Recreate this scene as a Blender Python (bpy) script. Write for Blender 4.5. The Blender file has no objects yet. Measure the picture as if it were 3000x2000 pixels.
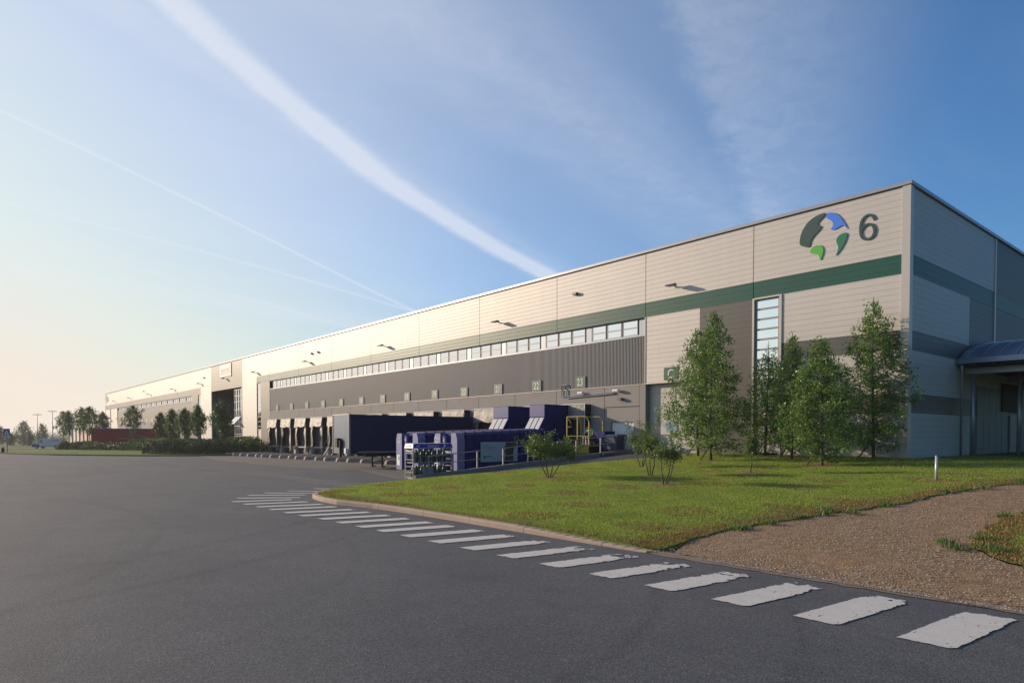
import bpy, math, random
import numpy as np
from mathutils import Vector, Matrix
from mathutils.geometry import delaunay_2d_cdt
R = math.radians
SC = bpy.context.scene
COL = SC.collection
rng = np.random.default_rng(7)
random.seed(7)

# ------------------------------------------------------------ camera
CAMH = 2.1
YA, PH = R(40.15), R(1.46)
fw0 = Vector((-math.cos(YA), math.sin(YA), 0)); rt = Vector((fw0.y, -fw0.x, 0)); up0 = Vector((0, 0, 1))
fw = fw0*math.cos(PH) - up0*math.sin(PH); up = up0*math.cos(PH) + fw0*math.sin(PH)
cam = bpy.data.cameras.new('camera'); camo = bpy.data.objects.new('camera', cam); COL.objects.link(camo)
camo.matrix_world = Matrix(((rt.x, up.x, -fw.x, 0), (rt.y, up.y, -fw.y, 0), (rt.z, up.z, -fw.z, CAMH), (0, 0, 0, 1)))
cam.sensor_width = 36; cam.lens = 36*1964/3000; cam.shift_y = 0.1087
cam.clip_start = .1; cam.clip_end = 6000
SC.camera = camo
# ------------------------------------------------------------ world and sun
SUN_EL, SUN_AZ = R(15.0), math.atan2(-.92, -.39)
world = bpy.data.worlds.new('World'); SC.world = world; world.use_nodes = True
wt = world.node_tree; bgn = wt.nodes['Background']
sky = wt.nodes.new('ShaderNodeTexSky'); sky.sky_type = 'NISHITA'; sky.sun_disc = False
sky.sun_elevation = SUN_EL; sky.sun_rotation = SUN_AZ % (2*math.pi)
sky.air_density = 1.0; sky.dust_density = 1.0; sky.ozone_density = 3.0; sky.altitude = 50
bgn.inputs[1].default_value = .12

class NT:
    """small helper for math node chains"""
    def __init__(s, t): s.t = t
    def n(s, typ, **k):
        o = s.t.nodes.new(typ)
        for a, b in k.items(): setattr(o, a, b)
        return o
    def m(s, op, a, b=None, c=None, clamp=False):
        o = s.n('ShaderNodeMath', operation=op, use_clamp=clamp)
        for i, v in enumerate((a, b, c)):
            if v is None: continue
            if isinstance(v, (int, float)): o.inputs[i].default_value = v
            else: s.t.links.new(v, o.inputs[i])
        return o.outputs[0]
    def l(s, a, b): s.t.links.new(a, b)
    def ss(s, v, a, b):           # smoothstep
        o = s.n('ShaderNodeMapRange', interpolation_type='SMOOTHSTEP')
        o.inputs['From Min'].default_value = a; o.inputs['From Max'].default_value = b
        s.l(v, o.inputs['Value']); return o.outputs[0]
W = NT(wt)
tc = W.n('ShaderNodeTexCoord'); sep = W.n('ShaderNodeSeparateXYZ'); W.l(tc.outputs['Generated'], sep.inputs[0])
zz = W.m('MAXIMUM', sep.outputs[2], .015)
U = W.m('DIVIDE', sep.outputs[0], zz); V = W.m('DIVIDE', sep.outputs[1], zz)
comb = W.n('ShaderNodeCombineXYZ'); W.l(U, comb.inputs[0]); W.l(V, comb.inputs[1])
def wnoise(scale, detail=5, rough=.6, sx=1., sy=1., rot=0., dist=0.):
    mp = W.n('ShaderNodeMapping'); mp.inputs['Scale'].default_value = (sx, sy, 1); mp.inputs['Rotation'].default_value = (0, 0, rot)
    W.l(comb.outputs[0], mp.inputs[0])
    nz = W.n('ShaderNodeTexNoise'); nz.inputs['Scale'].default_value = scale; nz.inputs['Detail'].default_value = detail
    nz.inputs['Roughness'].default_value = rough; nz.inputs['Distortion'].default_value = dist
    W.l(mp.outputs[0], nz.inputs['Vector']); return nz.outputs[0]
fine = wnoise(11, 8, .72, 1, .8, R(25), .6); broad = wnoise(2.2, 4, .6, 1, .5, R(-25))
# ice-cloud streaks ride on a high flat layer: u, v are the layer's coordinates
def trail(pts, w0, w1, gain, soft=0.0, tex=.5, vmax=7.):
    v = np.array([p[1] for p in pts]); u = np.array([p[0] for p in pts])
    c = np.polyfit(v, u, 3 if len(pts) > 4 else 1); c = [float(x) for x in ([0]*(4-len(c)) + list(c))]
    Vc = W.m('MAXIMUM', W.m('MINIMUM', V, 2.6), -.2); Vr = W.m('MAXIMUM', W.m('SUBTRACT', V, 2.6), 0.)
    f = W.m('MULTIPLY_ADD', W.m('MULTIPLY_ADD', W.m('MULTIPLY_ADD', Vc, c[0], c[1]), Vc, c[2]), Vc, c[3])
    slope = 3*c[0]*2.6**2 + 2*c[1]*2.6 + c[2]
    f = W.m('MULTIPLY_ADD', Vr, slope, f)
    d = W.m('ABSOLUTE', W.m('ADD', W.m('SUBTRACT', U, f), W.m('MULTIPLY', W.m('SUBTRACT', broad, .5), soft)))
    w = W.m('MULTIPLY_ADD', W.m('MAXIMUM', V, 0.), w1, w0)
    k = W.m('SUBTRACT', 1., W.m('DIVIDE', d, w), clamp=True)
    k = W.ss(k, 0, .8)
    t = W.m('MULTIPLY_ADD', fine, 2*tex, 1-tex)
    k = W.m('MULTIPLY', W.m('MULTIPLY', k, t), gain)
    vis = W.ss(V, -1.5, .1)
    far = W.n('ShaderNodeMapRange'); far.inputs['From Min'].default_value = vmax; far.inputs['From Max'].default_value = vmax*.45
    W.l(V, far.inputs['Value'])
    return W.m('MULTIPLY', W.m('MULTIPLY', k, vis), far.outputs[0])
T = [trail([(-1.698,.416),(-1.781,.509),(-1.864,.62),(-2.0,.804),(-2.17,1.07),(-2.38,1.418),(-2.619,1.865),(-2.851,2.347),(-3.034,2.806)], .090, .014, .95, .09, .6),
     trail([(-2.62,.14),(-2.78,.39),(-3.01,.73),(-3.42,1.23),(-3.96,1.98),(-4.39,2.54)], .020, .009, .5, .01, .35),
     trail([(-3.62,.19),(-3.71,.52),(-3.83,.93),(-4.04,1.45),(-4.32,2.15),(-4.62,2.79)], .020, .010, .42, .01, .35),
     trail([(-4.09,.21),(-4.6,.87),(-5.32,2.26)], .05, .02, .18, .05, .5),
     trail([(-1.46,.77),(-1.56,1.41),(-1.70,1.86),(-1.91,2.51)], .20, .05, .18, .25, .95),
     trail([(-1.84,.3),(-1.83,.41),(-2.1,.9)], .12, .05, .22, .2, .8),
     trail([(-1.15,.2),(-1.25,.8),(-1.5,1.9)], .20, .03, .17, .3, .9),
     trail([(-5.1,.26),(-5.15,1.21),(-5.4,2.4)], .35, .1, .22, .4, .6)]
cw = np.polyfit([1.254,1.373,1.505,1.678,1.897,2.174,2.529], [-.991,-1.042,-1.107,-1.191,-1.287,-1.402,-1.55], 1)
dd = W.m('ADD', W.m('SUBTRACT', U, W.m('MULTIPLY_ADD', V, float(cw[0]), float(cw[1]))), W.m('MULTIPLY', W.m('SUBTRACT', fine, .5), .10))
T.append(W.m('MULTIPLY', W.m('MULTIPLY', W.ss(dd, -.02, .10), W.m('SUBTRACT', 1., W.ss(dd, .10, .75))), W.m('MULTIPLY', W.ss(V, .1, 1.), W.m('MULTIPLY_ADD', fine, .55, .0))))
acc = T[0]
for t in T[1:]: acc = W.m('ADD', acc, t)
veil = W.m('MULTIPLY', W.ss(wnoise(1.3, 6, .62, 1, .45, R(-25), .4), .5, .85), .16)
acc = W.m('ADD', acc, veil)  # faint overall veil
# thin high veil that scatters the low sun forward, thicker towards the sun
dotn = W.n('ShaderNodeVectorMath', operation='DOT_PRODUCT'); nrmn = W.n('ShaderNodeVectorMath', operation='NORMALIZE'); W.l(tc.outputs['Generated'], nrmn.inputs[0]); W.l(nrmn.outputs[0], dotn.inputs[0])
dotn.inputs[1].default_value = (math.sin(SUN_AZ)*math.cos(SUN_EL), math.cos(SUN_AZ)*math.cos(SUN_EL), math.sin(SUN_EL))
cs = W.m('MAXIMUM', dotn.outputs['Value'], 0.)
lowz = W.m('SUBTRACT', 1., W.m('DIVIDE', W.m('MAXIMUM', sep.outputs[2], 0.), .42), clamp=True)
al = W.m('MULTIPLY_ADD', cs, .47, W.m('MULTIPLY', W.m('MULTIPLY', W.m('MAXIMUM', W.m('SUBTRACT', cs, .5), 0.), 1.45), W.m('MULTIPLY_ADD', lowz, .6, .4)))
al = W.m('MULTIPLY', al, W.m('MULTIPLY_ADD', broad, .22, .89))
g1 = W.n('ShaderNodeMix', data_type='RGBA', blend_type='MULTIPLY'); g1.inputs['Factor'].default_value = 1
W.l(sky.outputs[0], g1.inputs['A']); g1.inputs['B'].default_value = (.84, 1.20, 1.5, 1)
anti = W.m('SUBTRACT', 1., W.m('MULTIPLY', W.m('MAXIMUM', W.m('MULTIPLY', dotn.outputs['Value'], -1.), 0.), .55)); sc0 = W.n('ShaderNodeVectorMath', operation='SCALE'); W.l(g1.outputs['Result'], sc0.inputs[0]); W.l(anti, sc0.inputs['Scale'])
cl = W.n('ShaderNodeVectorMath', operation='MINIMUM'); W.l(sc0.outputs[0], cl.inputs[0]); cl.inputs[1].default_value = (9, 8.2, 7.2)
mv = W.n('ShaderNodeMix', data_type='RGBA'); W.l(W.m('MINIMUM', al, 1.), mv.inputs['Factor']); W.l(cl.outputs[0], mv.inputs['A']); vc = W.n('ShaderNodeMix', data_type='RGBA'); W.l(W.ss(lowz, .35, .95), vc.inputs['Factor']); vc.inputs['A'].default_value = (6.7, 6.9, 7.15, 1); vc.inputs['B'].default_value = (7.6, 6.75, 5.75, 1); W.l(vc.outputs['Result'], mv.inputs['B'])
mix = W.n('ShaderNodeMix', data_type='RGBA'); W.l(W.m('MULTIPLY', W.m('MINIMUM', acc, 1.), .55), mix.inputs['Factor'])
W.l(mv.outputs['Result'], mix.inputs['A']); mix.inputs['B'].default_value = (7.1, 7.3, 7.9, 1)
W.l(mix.outputs['Result'], bgn.inputs[0])

sl = bpy.data.lights.new('sun', 'SUN'); so = bpy.data.objects.new('sun', sl); COL.objects.link(so)
sl.energy = 5.0; sl.angle = R(.6); sl.color = (1, .80, .60)
sd = Vector((math.sin(SUN_AZ)*math.cos(SUN_EL), math.cos(SUN_AZ)*math.cos(SUN_EL), math.sin(SUN_EL)))
so.rotation_euler = sd.to_track_quat('Z', 'Y').to_euler()
SC.view_settings.view_transform = 'Standard'; SC.view_settings.look = 'None'
SC.view_settings.exposure = 0.0; SC.view_settings.gamma = 1

# ------------------------------------------------------------ mesh helpers
class MB:
    def __init__(s): s.v = []; s.f = []; s.m = []
    def add(s, vs, fs, mi=0):
        b = len(s.v); s.v += [tuple(p) for p in vs]; s.f += [tuple(b+i for i in q) for q in fs]; s.m += [mi]*len(fs); return s
    def box(s, x0, x1, y0, y1, z0, z1, mi=0):
        return s.add([(x0,y0,z0),(x1,y0,z0),(x1,y1,z0),(x0,y1,z0),(x0,y0,z1),(x1,y0,z1),(x1,y1,z1),(x0,y1,z1)],
                     [(0,3,2,1),(4,5,6,7),(0,1,5,4),(1,2,6,5),(2,3,7,6),(3,0,4,7)], mi)
    def cbox(s, c, sx, sy, sz, rz=0, mi=0, bev=0):
        h = [(-1,-1,-1),(1,-1,-1),(1,1,-1),(-1,1,-1),(-1,-1,1),(1,-1,1),(1,1,1),(-1,1,1)]
        cs, sn = math.cos(rz), math.sin(rz); P = []
        for a, b, d in h:
            x, y, z = a*sx/2, b*sy/2, d*sz/2; P.append((c[0]+x*cs-y*sn, c[1]+x*sn+y*cs, c[2]+z))
        return s.add(P, [(0,3,2,1),(4,5,6,7),(0,1,5,4),(1,2,6,5),(2,3,7,6),(3,0,4,7)], mi)
    def tube(s, pts, rs, n=8, caps=True, mi=0):
        pts = [Vector(p) for p in pts]
        if isinstance(rs, (int, float)): rs = [rs]*len(pts)
        vs = []; fs = []
        for i, p in enumerate(pts):
            d = (pts[min(i+1, len(pts)-1)] - pts[max(i-1, 0)]).normalized()
            a = d.cross(Vector((0, 0, 1)) if abs(d.z) < .9 else Vector((1, 0, 0))).normalized(); b = d.cross(a)
            for k in range(n):
                t = 2*math.pi*k/n; vs.append(p + (a*math.cos(t)+b*math.sin(t))*rs[i])
        for i in range(len(pts)-1):
            for k in range(n):
                k2 = (k+1) % n; fs.append((i*n+k, i*n+k2, (i+1)*n+k2, (i+1)*n+k))
        if caps: fs += [tuple(range(n))[::-1], tuple((len(pts)-1)*n+k for k in range(n))]
        return s.add(vs, fs, mi)
    def lathe(s, c, prof, n=14, mi=0):
        vs = []; fs = []
        for r, z in prof:
            for k in range(n):
                t = 2*math.pi*k/n; vs.append((c[0]+r*math.cos(t), c[1]+r*math.sin(t), c[2]+z))
        for i in range(len(prof)-1):
            for k in range(n):
                k2 = (k+1) % n; fs.append((i*n+k, i*n+k2, (i+1)*n+k2, (i+1)*n+k))
        fs += [tuple(range(n))[::-1], tuple((len(prof)-1)*n+k for k in range(n))]
        return s.add(vs, fs, mi)
    def prism(s, poly, fa, fb, mi=0):
        """poly of 2D points, fa/fb map a point to its 3D front and back"""
        n = len(poly)
        return s.add([fa(*p) for p in poly]+[fb(*p) for p in poly],
                     [tuple(range(n)), tuple(range(2*n-1, n-1, -1))]+[(i, i+n, (i+1) % n+n, (i+1) % n) for i in range(n)], mi)
    def build(s, name, mat, parent=None, smooth=False):
        me = bpy.data.meshes.new(name); o = bpy.data.objects.new(name, me); COL.objects.link(o)
        off = Vector((0, 0, 0)); p = parent
        while p is not None: off += p.location; p = p.parent
        me.from_pydata([(a-off.x, b-off.y, c-off.z) for a, b, c in s.v], [], s.f)
        for m in (mat if isinstance(mat, (list, tuple)) else [mat]): me.materials.append(m)
        if any(s.m): me.polygons.foreach_set('material_index', s.m)
        if smooth: me.polygons.foreach_set('use_smooth', [True]*len(me.polygons))
        me.update(); o.parent = parent; return o

def tag(o, label=None, cat=None, group=None, kind=None):
    if label: o['label'] = label
    if cat: o['category'] = cat
    if group: o['group'] = group
    if kind: o['kind'] = kind
    return o
def thing(name, loc, label, cat, group=None):
    o = bpy.data.objects.new(name, None); COL.objects.link(o); o.location = loc; o.empty_display_size = .2
    return tag(o, label, cat, group)
def copy_tree(o, parent=None):
    c = o.copy(); COL.objects.link(c)
    if parent is not None: c.parent = parent
    for ch in [x for x in KIDS(o)]: copy_tree(ch, c)
    return c
def KIDS(o): return [x for x in bpy.data.objects if x.parent == o]
def text_mb(mb, txt, size, place, depth=.02, mi=0, align='CENTER', bold=0.):
    """writes txt; place(x, y, z) maps letter coordinates to the scene"""
    cu = bpy.data.curves.new('lettering', 'FONT'); cu.body = txt; cu.size = size; cu.extrude = depth/2; cu.align_x = align; cu.offset = bold
    cu.resolution_u = 6
    o = bpy.data.objects.new('lettering', cu); COL.objects.link(o)
    bpy.context.view_layer.update()
    me = bpy.data.meshes.new_from_object(o.evaluated_get(bpy.context.evaluated_depsgraph_get()))
    mb.add([place(*v.co) for v in me.vertices], [tuple(p.vertices) for p in me.polygons], mi)
    bpy.data.objects.remove(o); bpy.data.meshes.remove(me); return mb
# ------------------------------------------------------------ materials
def mat(name, col, rough=.6, metal=0., spec=.5, bump=None, var=None, coat=0.):
    m = bpy.data.materials.new(name); m.use_nodes = True; t = m.node_tree; b = t.nodes['Principled BSDF']
    b.inputs['Base Color'].default_value = (*col, 1); b.inputs['Roughness'].default_value = rough
    b.inputs['Metallic'].default_value = metal; b.inputs['Specular IOR Level'].default_value = spec
    b.inputs['Coat Weight'].default_value = coat
    N = NT(t); g = None
    def pos():
        nonlocal g
        if g is None: g = N.n('ShaderNodeNewGeometry').outputs['Position']
        return g
    if var:       # var = (scale, amount, second colour, detail[, stretch])
        nz = N.n('ShaderNodeTexNoise'); nz.inputs['Scale'].default_value = var[0]; nz.inputs['Detail'].default_value = var[3]
        nz.inputs['Roughness'].default_value = .65
        if len(var) > 4:
            mp = N.n('ShaderNodeMapping'); mp.inputs['Scale'].default_value = var[4]; N.l(pos(), mp.inputs[0]); N.l(mp.outputs[0], nz.inputs['Vector'])
        else: N.l(pos(), nz.inputs['Vector'])
        mx = N.n('ShaderNodeMix', data_type='RGBA'); mx.inputs['A'].default_value = (*col, 1); mx.inputs['B'].default_value = (*var[2], 1)
        f = N.ss(nz.outputs[0], .5-.5*var[1], .5+.5*var[1]); N.l(f, mx.inputs['Factor']); N.l(mx.outputs['Result'], b.inputs['Base Color'])
    if bump:      # (scale, strength, distance)
        nb = N.n('ShaderNodeTexNoise'); nb.inputs['Scale'].default_value = bump[0]; nb.inputs['Detail'].default_value = 4
        N.l(pos(), nb.inputs['Vector']); bp = N.n('ShaderNodeBump'); bp.inputs['Strength'].default_value = bump[1]; bp.inputs['Distance'].default_value = bump[2]
        N.l(nb.outputs[0], bp.inputs['Height']); N.l(bp.outputs[0], b.inputs['Normal'])
    return m
def cladding(name, col, rough=.55, metal=.15, pitch=.2572, groove=.24, spec=.6):
    """coated steel panels with fine horizontal joints"""
    m = mat(name, col, rough, metal, spec); t = m.node_tree; N = NT(t); b = t.nodes['Principled BSDF']
    sp = N.n('ShaderNodeSeparateXYZ'); geo = N.n('ShaderNodeNewGeometry'); N.l(geo.outputs['Position'], sp.inputs[0])
    fr = N.m('FRACT', N.m('DIVIDE', N.m('SUBTRACT', sp.outputs[2], 12.3), pitch))
    d = N.m('ABSOLUTE', N.m('SUBTRACT', fr, .5))
    line = N.ss(d, .45, .485)
    nz = N.n('ShaderNodeTexNoise'); nz.inputs['Scale'].default_value = 1; nz.inputs['Detail'].default_value = 4
    mp = N.n('ShaderNodeMapping'); mp.inputs['Scale'].default_value = (.5, .5, 3); N.l(geo.outputs['Position'], mp.inputs[0]); N.l(mp.outputs[0], nz.inputs['Vector'])
    pan = N.m('FLOOR', N.m('DIVIDE', N.m('SUBTRACT', sp.outputs[2], 12.3), pitch*4))
    wn = N.n('ShaderNodeTexWhiteNoise', noise_dimensions='2D'); cb = N.n('ShaderNodeCombineXYZ'); N.l(pan, cb.inputs[0])
    N.l(N.m('FLOOR', N.m('DIVIDE', N.m('ADD', sp.outputs[0], .12), 8.25)), cb.inputs[1]); N.l(cb.outputs[0], wn.inputs['Vector'])
    st = N.n('ShaderNodeTexNoise'); st.inputs['Scale'].default_value = 1; st.inputs['Detail'].default_value = 5
    mp2 = N.n('ShaderNodeMapping'); mp2.inputs['Scale'].default_value = (2.6, 2.6, .12); N.l(geo.outputs['Position'], mp2.inputs[0]); N.l(mp2.outputs[0], st.inputs['Vector'])
    val = N.m('MULTIPLY_ADD', nz.outputs[0], .10, N.m('MULTIPLY_ADD', st.outputs[0], .12, .87))
    val = N.m('MULTIPLY_ADD', wn.outputs['Value'], .05, val)
    val = N.m('MULTIPLY', val, N.m('MULTIPLY_ADD', line, -groove, 1.))
    mx = N.n('ShaderNodeMix', data_type='RGBA', blend_type='MULTIPLY'); mx.inputs['Factor'].default_value = 1
    mx.inputs['A'].default_value = (*col, 1); cc = N.n('ShaderNodeCombineColor')
    for i in range(3): N.l(val, cc.inputs[i])
    N.l(cc.outputs[0], mx.inputs['B']); N.l(mx.outputs['Result'], b.inputs['Base Color'])
    bp = N.n('ShaderNodeBump'); bp.inputs['Strength'].default_value = .5; bp.inputs['Distance'].default_value = .012
    h = N.m('MULTIPLY_ADD', line, -1., N.m('MULTIPLY', nz.outputs[0], .25)); N.l(h, bp.inputs['Height']); N.l(bp.outputs[0], b.inputs['Normal'])
    return m
def leafmat(name, c0, c1, trans=.35, rough=.45):
    m = bpy.data.materials.new(name); m.use_nodes = True; t = m.node_tree; b = t.nodes['Principled BSDF']; N = NT(t)
    at = N.n('ShaderNodeAttribute', attribute_name='tint')
    mx = N.n('ShaderNodeMix', data_type='RGBA'); mx.inputs['A'].default_value = (*c0, 1); mx.inputs['B'].default_value = (*c1, 1)
    N.l(at.outputs['Fac'], mx.inputs['Factor']); N.l(mx.outputs['Result'], b.inputs['Base Color'])
    b.inputs['Roughness'].default_value = rough; b.inputs['Specular IOR Level'].default_value = .4
    tr = N.n('ShaderNodeBsdfTranslucent'); N.l(mx.outputs['Result'], tr.inputs['Color'])
    ms = N.n('ShaderNodeMixShader'); ms.inputs[0].default_value = trans; N.l(b.outputs[0], ms.inputs[1]); N.l(tr.outputs[0], ms.inputs[2])
    N.l(ms.outputs[0], t.nodes['Material Output'].inputs[0]); return m

M = {}
M['beige'] = cladding('beige_cladding', (.50, .47, .435))
M['green'] = cladding('green_cladding', (.010, .080, .058), rough=.42, metal=0., spec=.4)
M['grey'] = cladding('grey_cladding', (.100, .096, .088), rough=.45, metal=.05, spec=.45)
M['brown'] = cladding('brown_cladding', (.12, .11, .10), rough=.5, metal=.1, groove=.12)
M['trim'] = mat('beige_trim', (.52, .47, .41), .35, .3)
M['coping'] = mat('coping_metal', (.34, .34, .35), .35, .5)
M['dark'] = mat('dark_joint', (.02, .02, .02), .8)
M['rib'] = mat('ribbed_sheet', (.24, .24, .25), .55, .1)
M['ribback'] = mat('ribbed_sheet_back', (.06, .064, .072), .6)
M['conc'] = mat('facade_concrete', (.29, .275, .258), .85, bump=(60, .3, .01), var=(1.1, .7, (.255, .235, .215), 8))
M['concl'] = mat('pale_concrete', (.50, .44, .37), .85, bump=(40, .3, .01), var=(2.5, .8, (.30, .27, .24), 6))
M['glass'] = mat('sky_reflecting_glass', (.88, .92, .95), .05, 1.)
M['glassd'] = mat('dark_glass', (.26, .36, .50), .08, .8)
M['frame'] = mat('grey_frame', (.24, .24, .24), .5, .2)
M['alu'] = mat('galvanised_steel', (.38, .39, .41), .38, .75, var=(8, .8, (.30, .31, .33), 4))
M['black'] = mat('black_rubber', (.012, .012, .014), .7)
M['curtain'] = mat('dock_curtain', (.34, .30, .26), .55, var=(1.6, .7, (.13, .12, .11), 6, (1, 1, 2.2)), bump=(2.5, .6, .08))
M['white'] = mat('white_paint', (.75, .75, .74), .45)
M['signgreen'] = mat('sign_green', (.03, .10, .065), .4)
M['navy'] = mat('navy_paint', (.002, .013, .11), .5, .0, .15, var=(1.2, .8, (.004, .019, .14), 6))
M['navytr'] = mat('trailer_navy', (.003, .013, .062), .5, 0., .15, var=(.9, .8, (.005, .018, .080), 5))
M['silver'] = mat('brushed_panel', (.24, .27, .32), .28, .75, var=(.8, .9, (.17, .20, .27), 5, (1, 1, .5)))
M['lilac'] = mat('pale_blue_paint', (.16, .18, .36), .4, .1, var=(3, .9, (.12, .14, .30), 5))  # paler blue than the navy containers, for the compactor front plates
M['yellow'] = mat('yellow_paint', (.42, .30, .04), .5, var=(3, .9, (.28, .20, .04), 5))
M['bluebin'] = mat('blue_grey_bin', (.03, .055, .09), .5)
M['red'] = mat('trailer_red', (.42, .02, .025), .5)
M['cream'] = mat('trailer_cream', (.55, .48, .42), .5)
M['pink'] = mat('trailer_pink', (.55, .30, .28), .5)
M['tyre'] = mat('tyre_rubber', (.015, .015, .015), .8)
M['bottle'] = mat('green_bottle_paint', (.01, .05, .03), .35)
M['brandblue'] = mat('header_blue', (.015, .02, .30), .35)
M['signblue'] = mat('sign_blue', (.01, .04, .28), .35)
M['pale'] = mat('poster_pale', (.30, .42, .50), .4)
M['bark'] = mat('bark_brown', (.07, .055, .045), .9, bump=(30, .5, .02), var=(7, .8, (.13, .11, .09), 5))
M['birch'] = mat('birch_bark', (.16, .14, .12), .85, var=(9, .6, (.05, .04, .035), 5, (1, 1, .5)))
M['wood'] = mat('stake_wood', (.10, .07, .05), .9)
M['kerb'] = mat('kerb_concrete', (.40, .30, .235), .85, bump=(70, .4, .01), var=(2.2, .9, (.31, .24, .19), 8))
M['emb_dark'] = mat('emblem_dark', (.014, .058, .052), .5)
M['emb_blue'] = mat('emblem_blue', (.04, .19, .75), .5)
M['emb_green'] = mat('emblem_green', (.006, .16, .08), .5)
M['emb_lime'] = mat('emblem_lime', (.09, .42, .04), .5)
M['canopy'] = mat('canopy_metal', (.22, .25, .34), .3, .7)
M['skin'] = mat('skin', (.45, .22, .15), .6); M['hiviz'] = mat('green_vest', (.18, .50, .22), .7); M['teal'] = mat('pale_teal_shirt', (.35, .55, .50), .8)
M['jeans'] = mat('dark_trousers', (.03, .035, .06), .8); M['hair'] = mat('brown_hair', (.05, .02, .01), .7)
M['soil'] = mat('bare_soil', (.22, .10, .055), .95, var=(14, .8, (.10, .055, .035), 5))
M['leaf_birch'] = leafmat('birch_leaves', (.05, .12, .026), (.26, .39, .10), .48, .35)
M['leaf_dark'] = leafmat('dark_leaves', (.03, .075, .022), (.12, .21, .05))
M['leaf_light'] = leafmat('light_leaves', (.05, .10, .02), (.15, .21, .05))
M['leaf_jun'] = leafmat('juniper_leaves', (.018, .042, .020), (.075, .12, .045), .2, .7)
M['leaf_pale'] = leafmat('pale_bush_leaves', (.08, .10, .04), (.19, .20, .10), .3, .6)
M['leaf_far'] = leafmat('far_tree_leaves', (.035, .065, .03), (.10, .15, .06))
M['leaf_shrub'] = leafmat('shrub_leaves', (.05, .10, .022), (.20, .28, .07), .4)

def asphalt(name, c0, c1, speck=.18):
    m = mat(name, c0, .85, 0., .3); t = m.node_tree; N = NT(t); b = t.nodes['Principled BSDF']; geo = N.n('ShaderNodeNewGeometry').outputs['Position']
    def nz(s, d, sc=None):
        o = N.n('ShaderNodeTexNoise'); o.inputs['Scale'].default_value = s; o.inputs['Detail'].default_value = d; o.inputs['Roughness'].default_value = .7
        if sc:
            mp = N.n('ShaderNodeMapping'); mp.inputs['Scale'].default_value = sc; N.l(geo, mp.inputs[0]); N.l(mp.outputs[0], o.inputs['Vector'])
        else: N.l(geo, o.inputs['Vector'])
        return o.outputs[0]
    big = nz(.22, 5, (1, 1.6, 1)); mid = nz(2.2, 6); grain = nz(48, 4)
    vo = N.n('ShaderNodeTexVoronoi'); vo.inputs['Scale'].default_value = 55; N.l(geo, vo.inputs['Vector'])
    mx = N.n('ShaderNodeMix', data_type='RGBA'); mx.inputs['A'].default_value = (*c0, 1); mx.inputs['B'].default_value = (*c1, 1)
    N.l(N.ss(N.m('ADD', N.m('MULTIPLY', big, .65), N.m('MULTIPLY', mid, .35)), .36, .64), mx.inputs['Factor'])
    g = N.m('MULTIPLY_ADD', N.m('SUBTRACT', grain, .5), 3.0, 1.); g = N.m('ADD', g, N.m('MULTIPLY', N.m('SUBTRACT', nz(17, 4), .5), 1.3))
    st = N.m('MULTIPLY', N.ss(N.n('ShaderNodeSeparateColor').outputs[0], .9, 1.), 0.)
    sc_ = N.n('ShaderNodeSeparateColor'); N.l(vo.outputs['Color'], sc_.inputs[0])
    g = N.m('ADD', g, N.m('MULTIPLY', N.ss(sc_.outputs[0], .82, 1.), .55)); g = N.m('ADD', g, st)
    stain = nz(.55, 3); g = N.m('SUBTRACT', g, N.m('MULTIPLY', N.ss(stain, .60, .70), .10)); sp1 = nz(3.4, 2); g = N.m('SUBTRACT', g, N.m('MULTIPLY', N.ss(sp1, .70, .74), .16))
    # a few tyre arcs and oil marks, worn darker
    sp = N.n('ShaderNodeSeparateXYZ'); N.l(geo, sp.inputs[0])
    for (cx, cy, r, w, k) in ((-11.5, 2.5, 7.6, .16, .26), (-11.5, 2.5, 9.2, .14, .22), (-15, -3, 9.5, .12, .2), (-30, -6, 19, .22, .3), (-30, -6, 21.1, .22, .3), (-40, 2, 14, .25, .3), (-20, -12, 16, .2, .24), (-38, 10, 7, .2, .24)):
        dx = N.m('SUBTRACT', sp.outputs[0], cx); dy = N.m('SUBTRACT', sp.outputs[1], cy)
        rr = N.m('SQRT', N.m('ADD', N.m('MULTIPLY', dx, dx), N.m('MULTIPLY', dy, dy)))
        e = N.m('SUBTRACT', 1., N.m('DIVIDE', N.m('ABSOLUTE', N.m('SUBTRACT', rr, r)), w), clamp=True)
        g = N.m('SUBTRACT', g, N.m('MULTIPLY', N.m('MULTIPLY', e, k), N.ss(mid, .4, .6)))
    cc = N.n('ShaderNodeCombineColor')
    for i in range(3): N.l(g, cc.inputs[i])
    m2 = N.n('ShaderNodeMix', data_type='RGBA', blend_type='MULTIPLY'); m2.inputs['Factor'].default_value = 1
    N.l(mx.outputs['Result'], m2.inputs['A']); N.l(cc.outputs[0], m2.inputs['B']); N.l(m2.outputs['Result'], b.inputs['Base Color'])
    bp = N.n('ShaderNodeBump'); bp.inputs['Strength'].default_value = .45; bp.inputs['Distance'].default_value = .008
    N.l(N.m('ADD', grain, N.m('MULTIPLY', vo.outputs['Distance'], .6)), bp.inputs['Height']); N.l(bp.outputs[0], b.inputs['Normal'])
    return m
M['asphalt'] = asphalt('asphalt', (.080, .082, .087), (.108, .107, .109))
M['yard'] = asphalt('yard_asphalt', (.135, .115, .10), (.17, .145, .125))
M['ramp'] = asphalt('ramp_asphalt', (.075, .075, .08), (.09, .09, .095))
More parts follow.
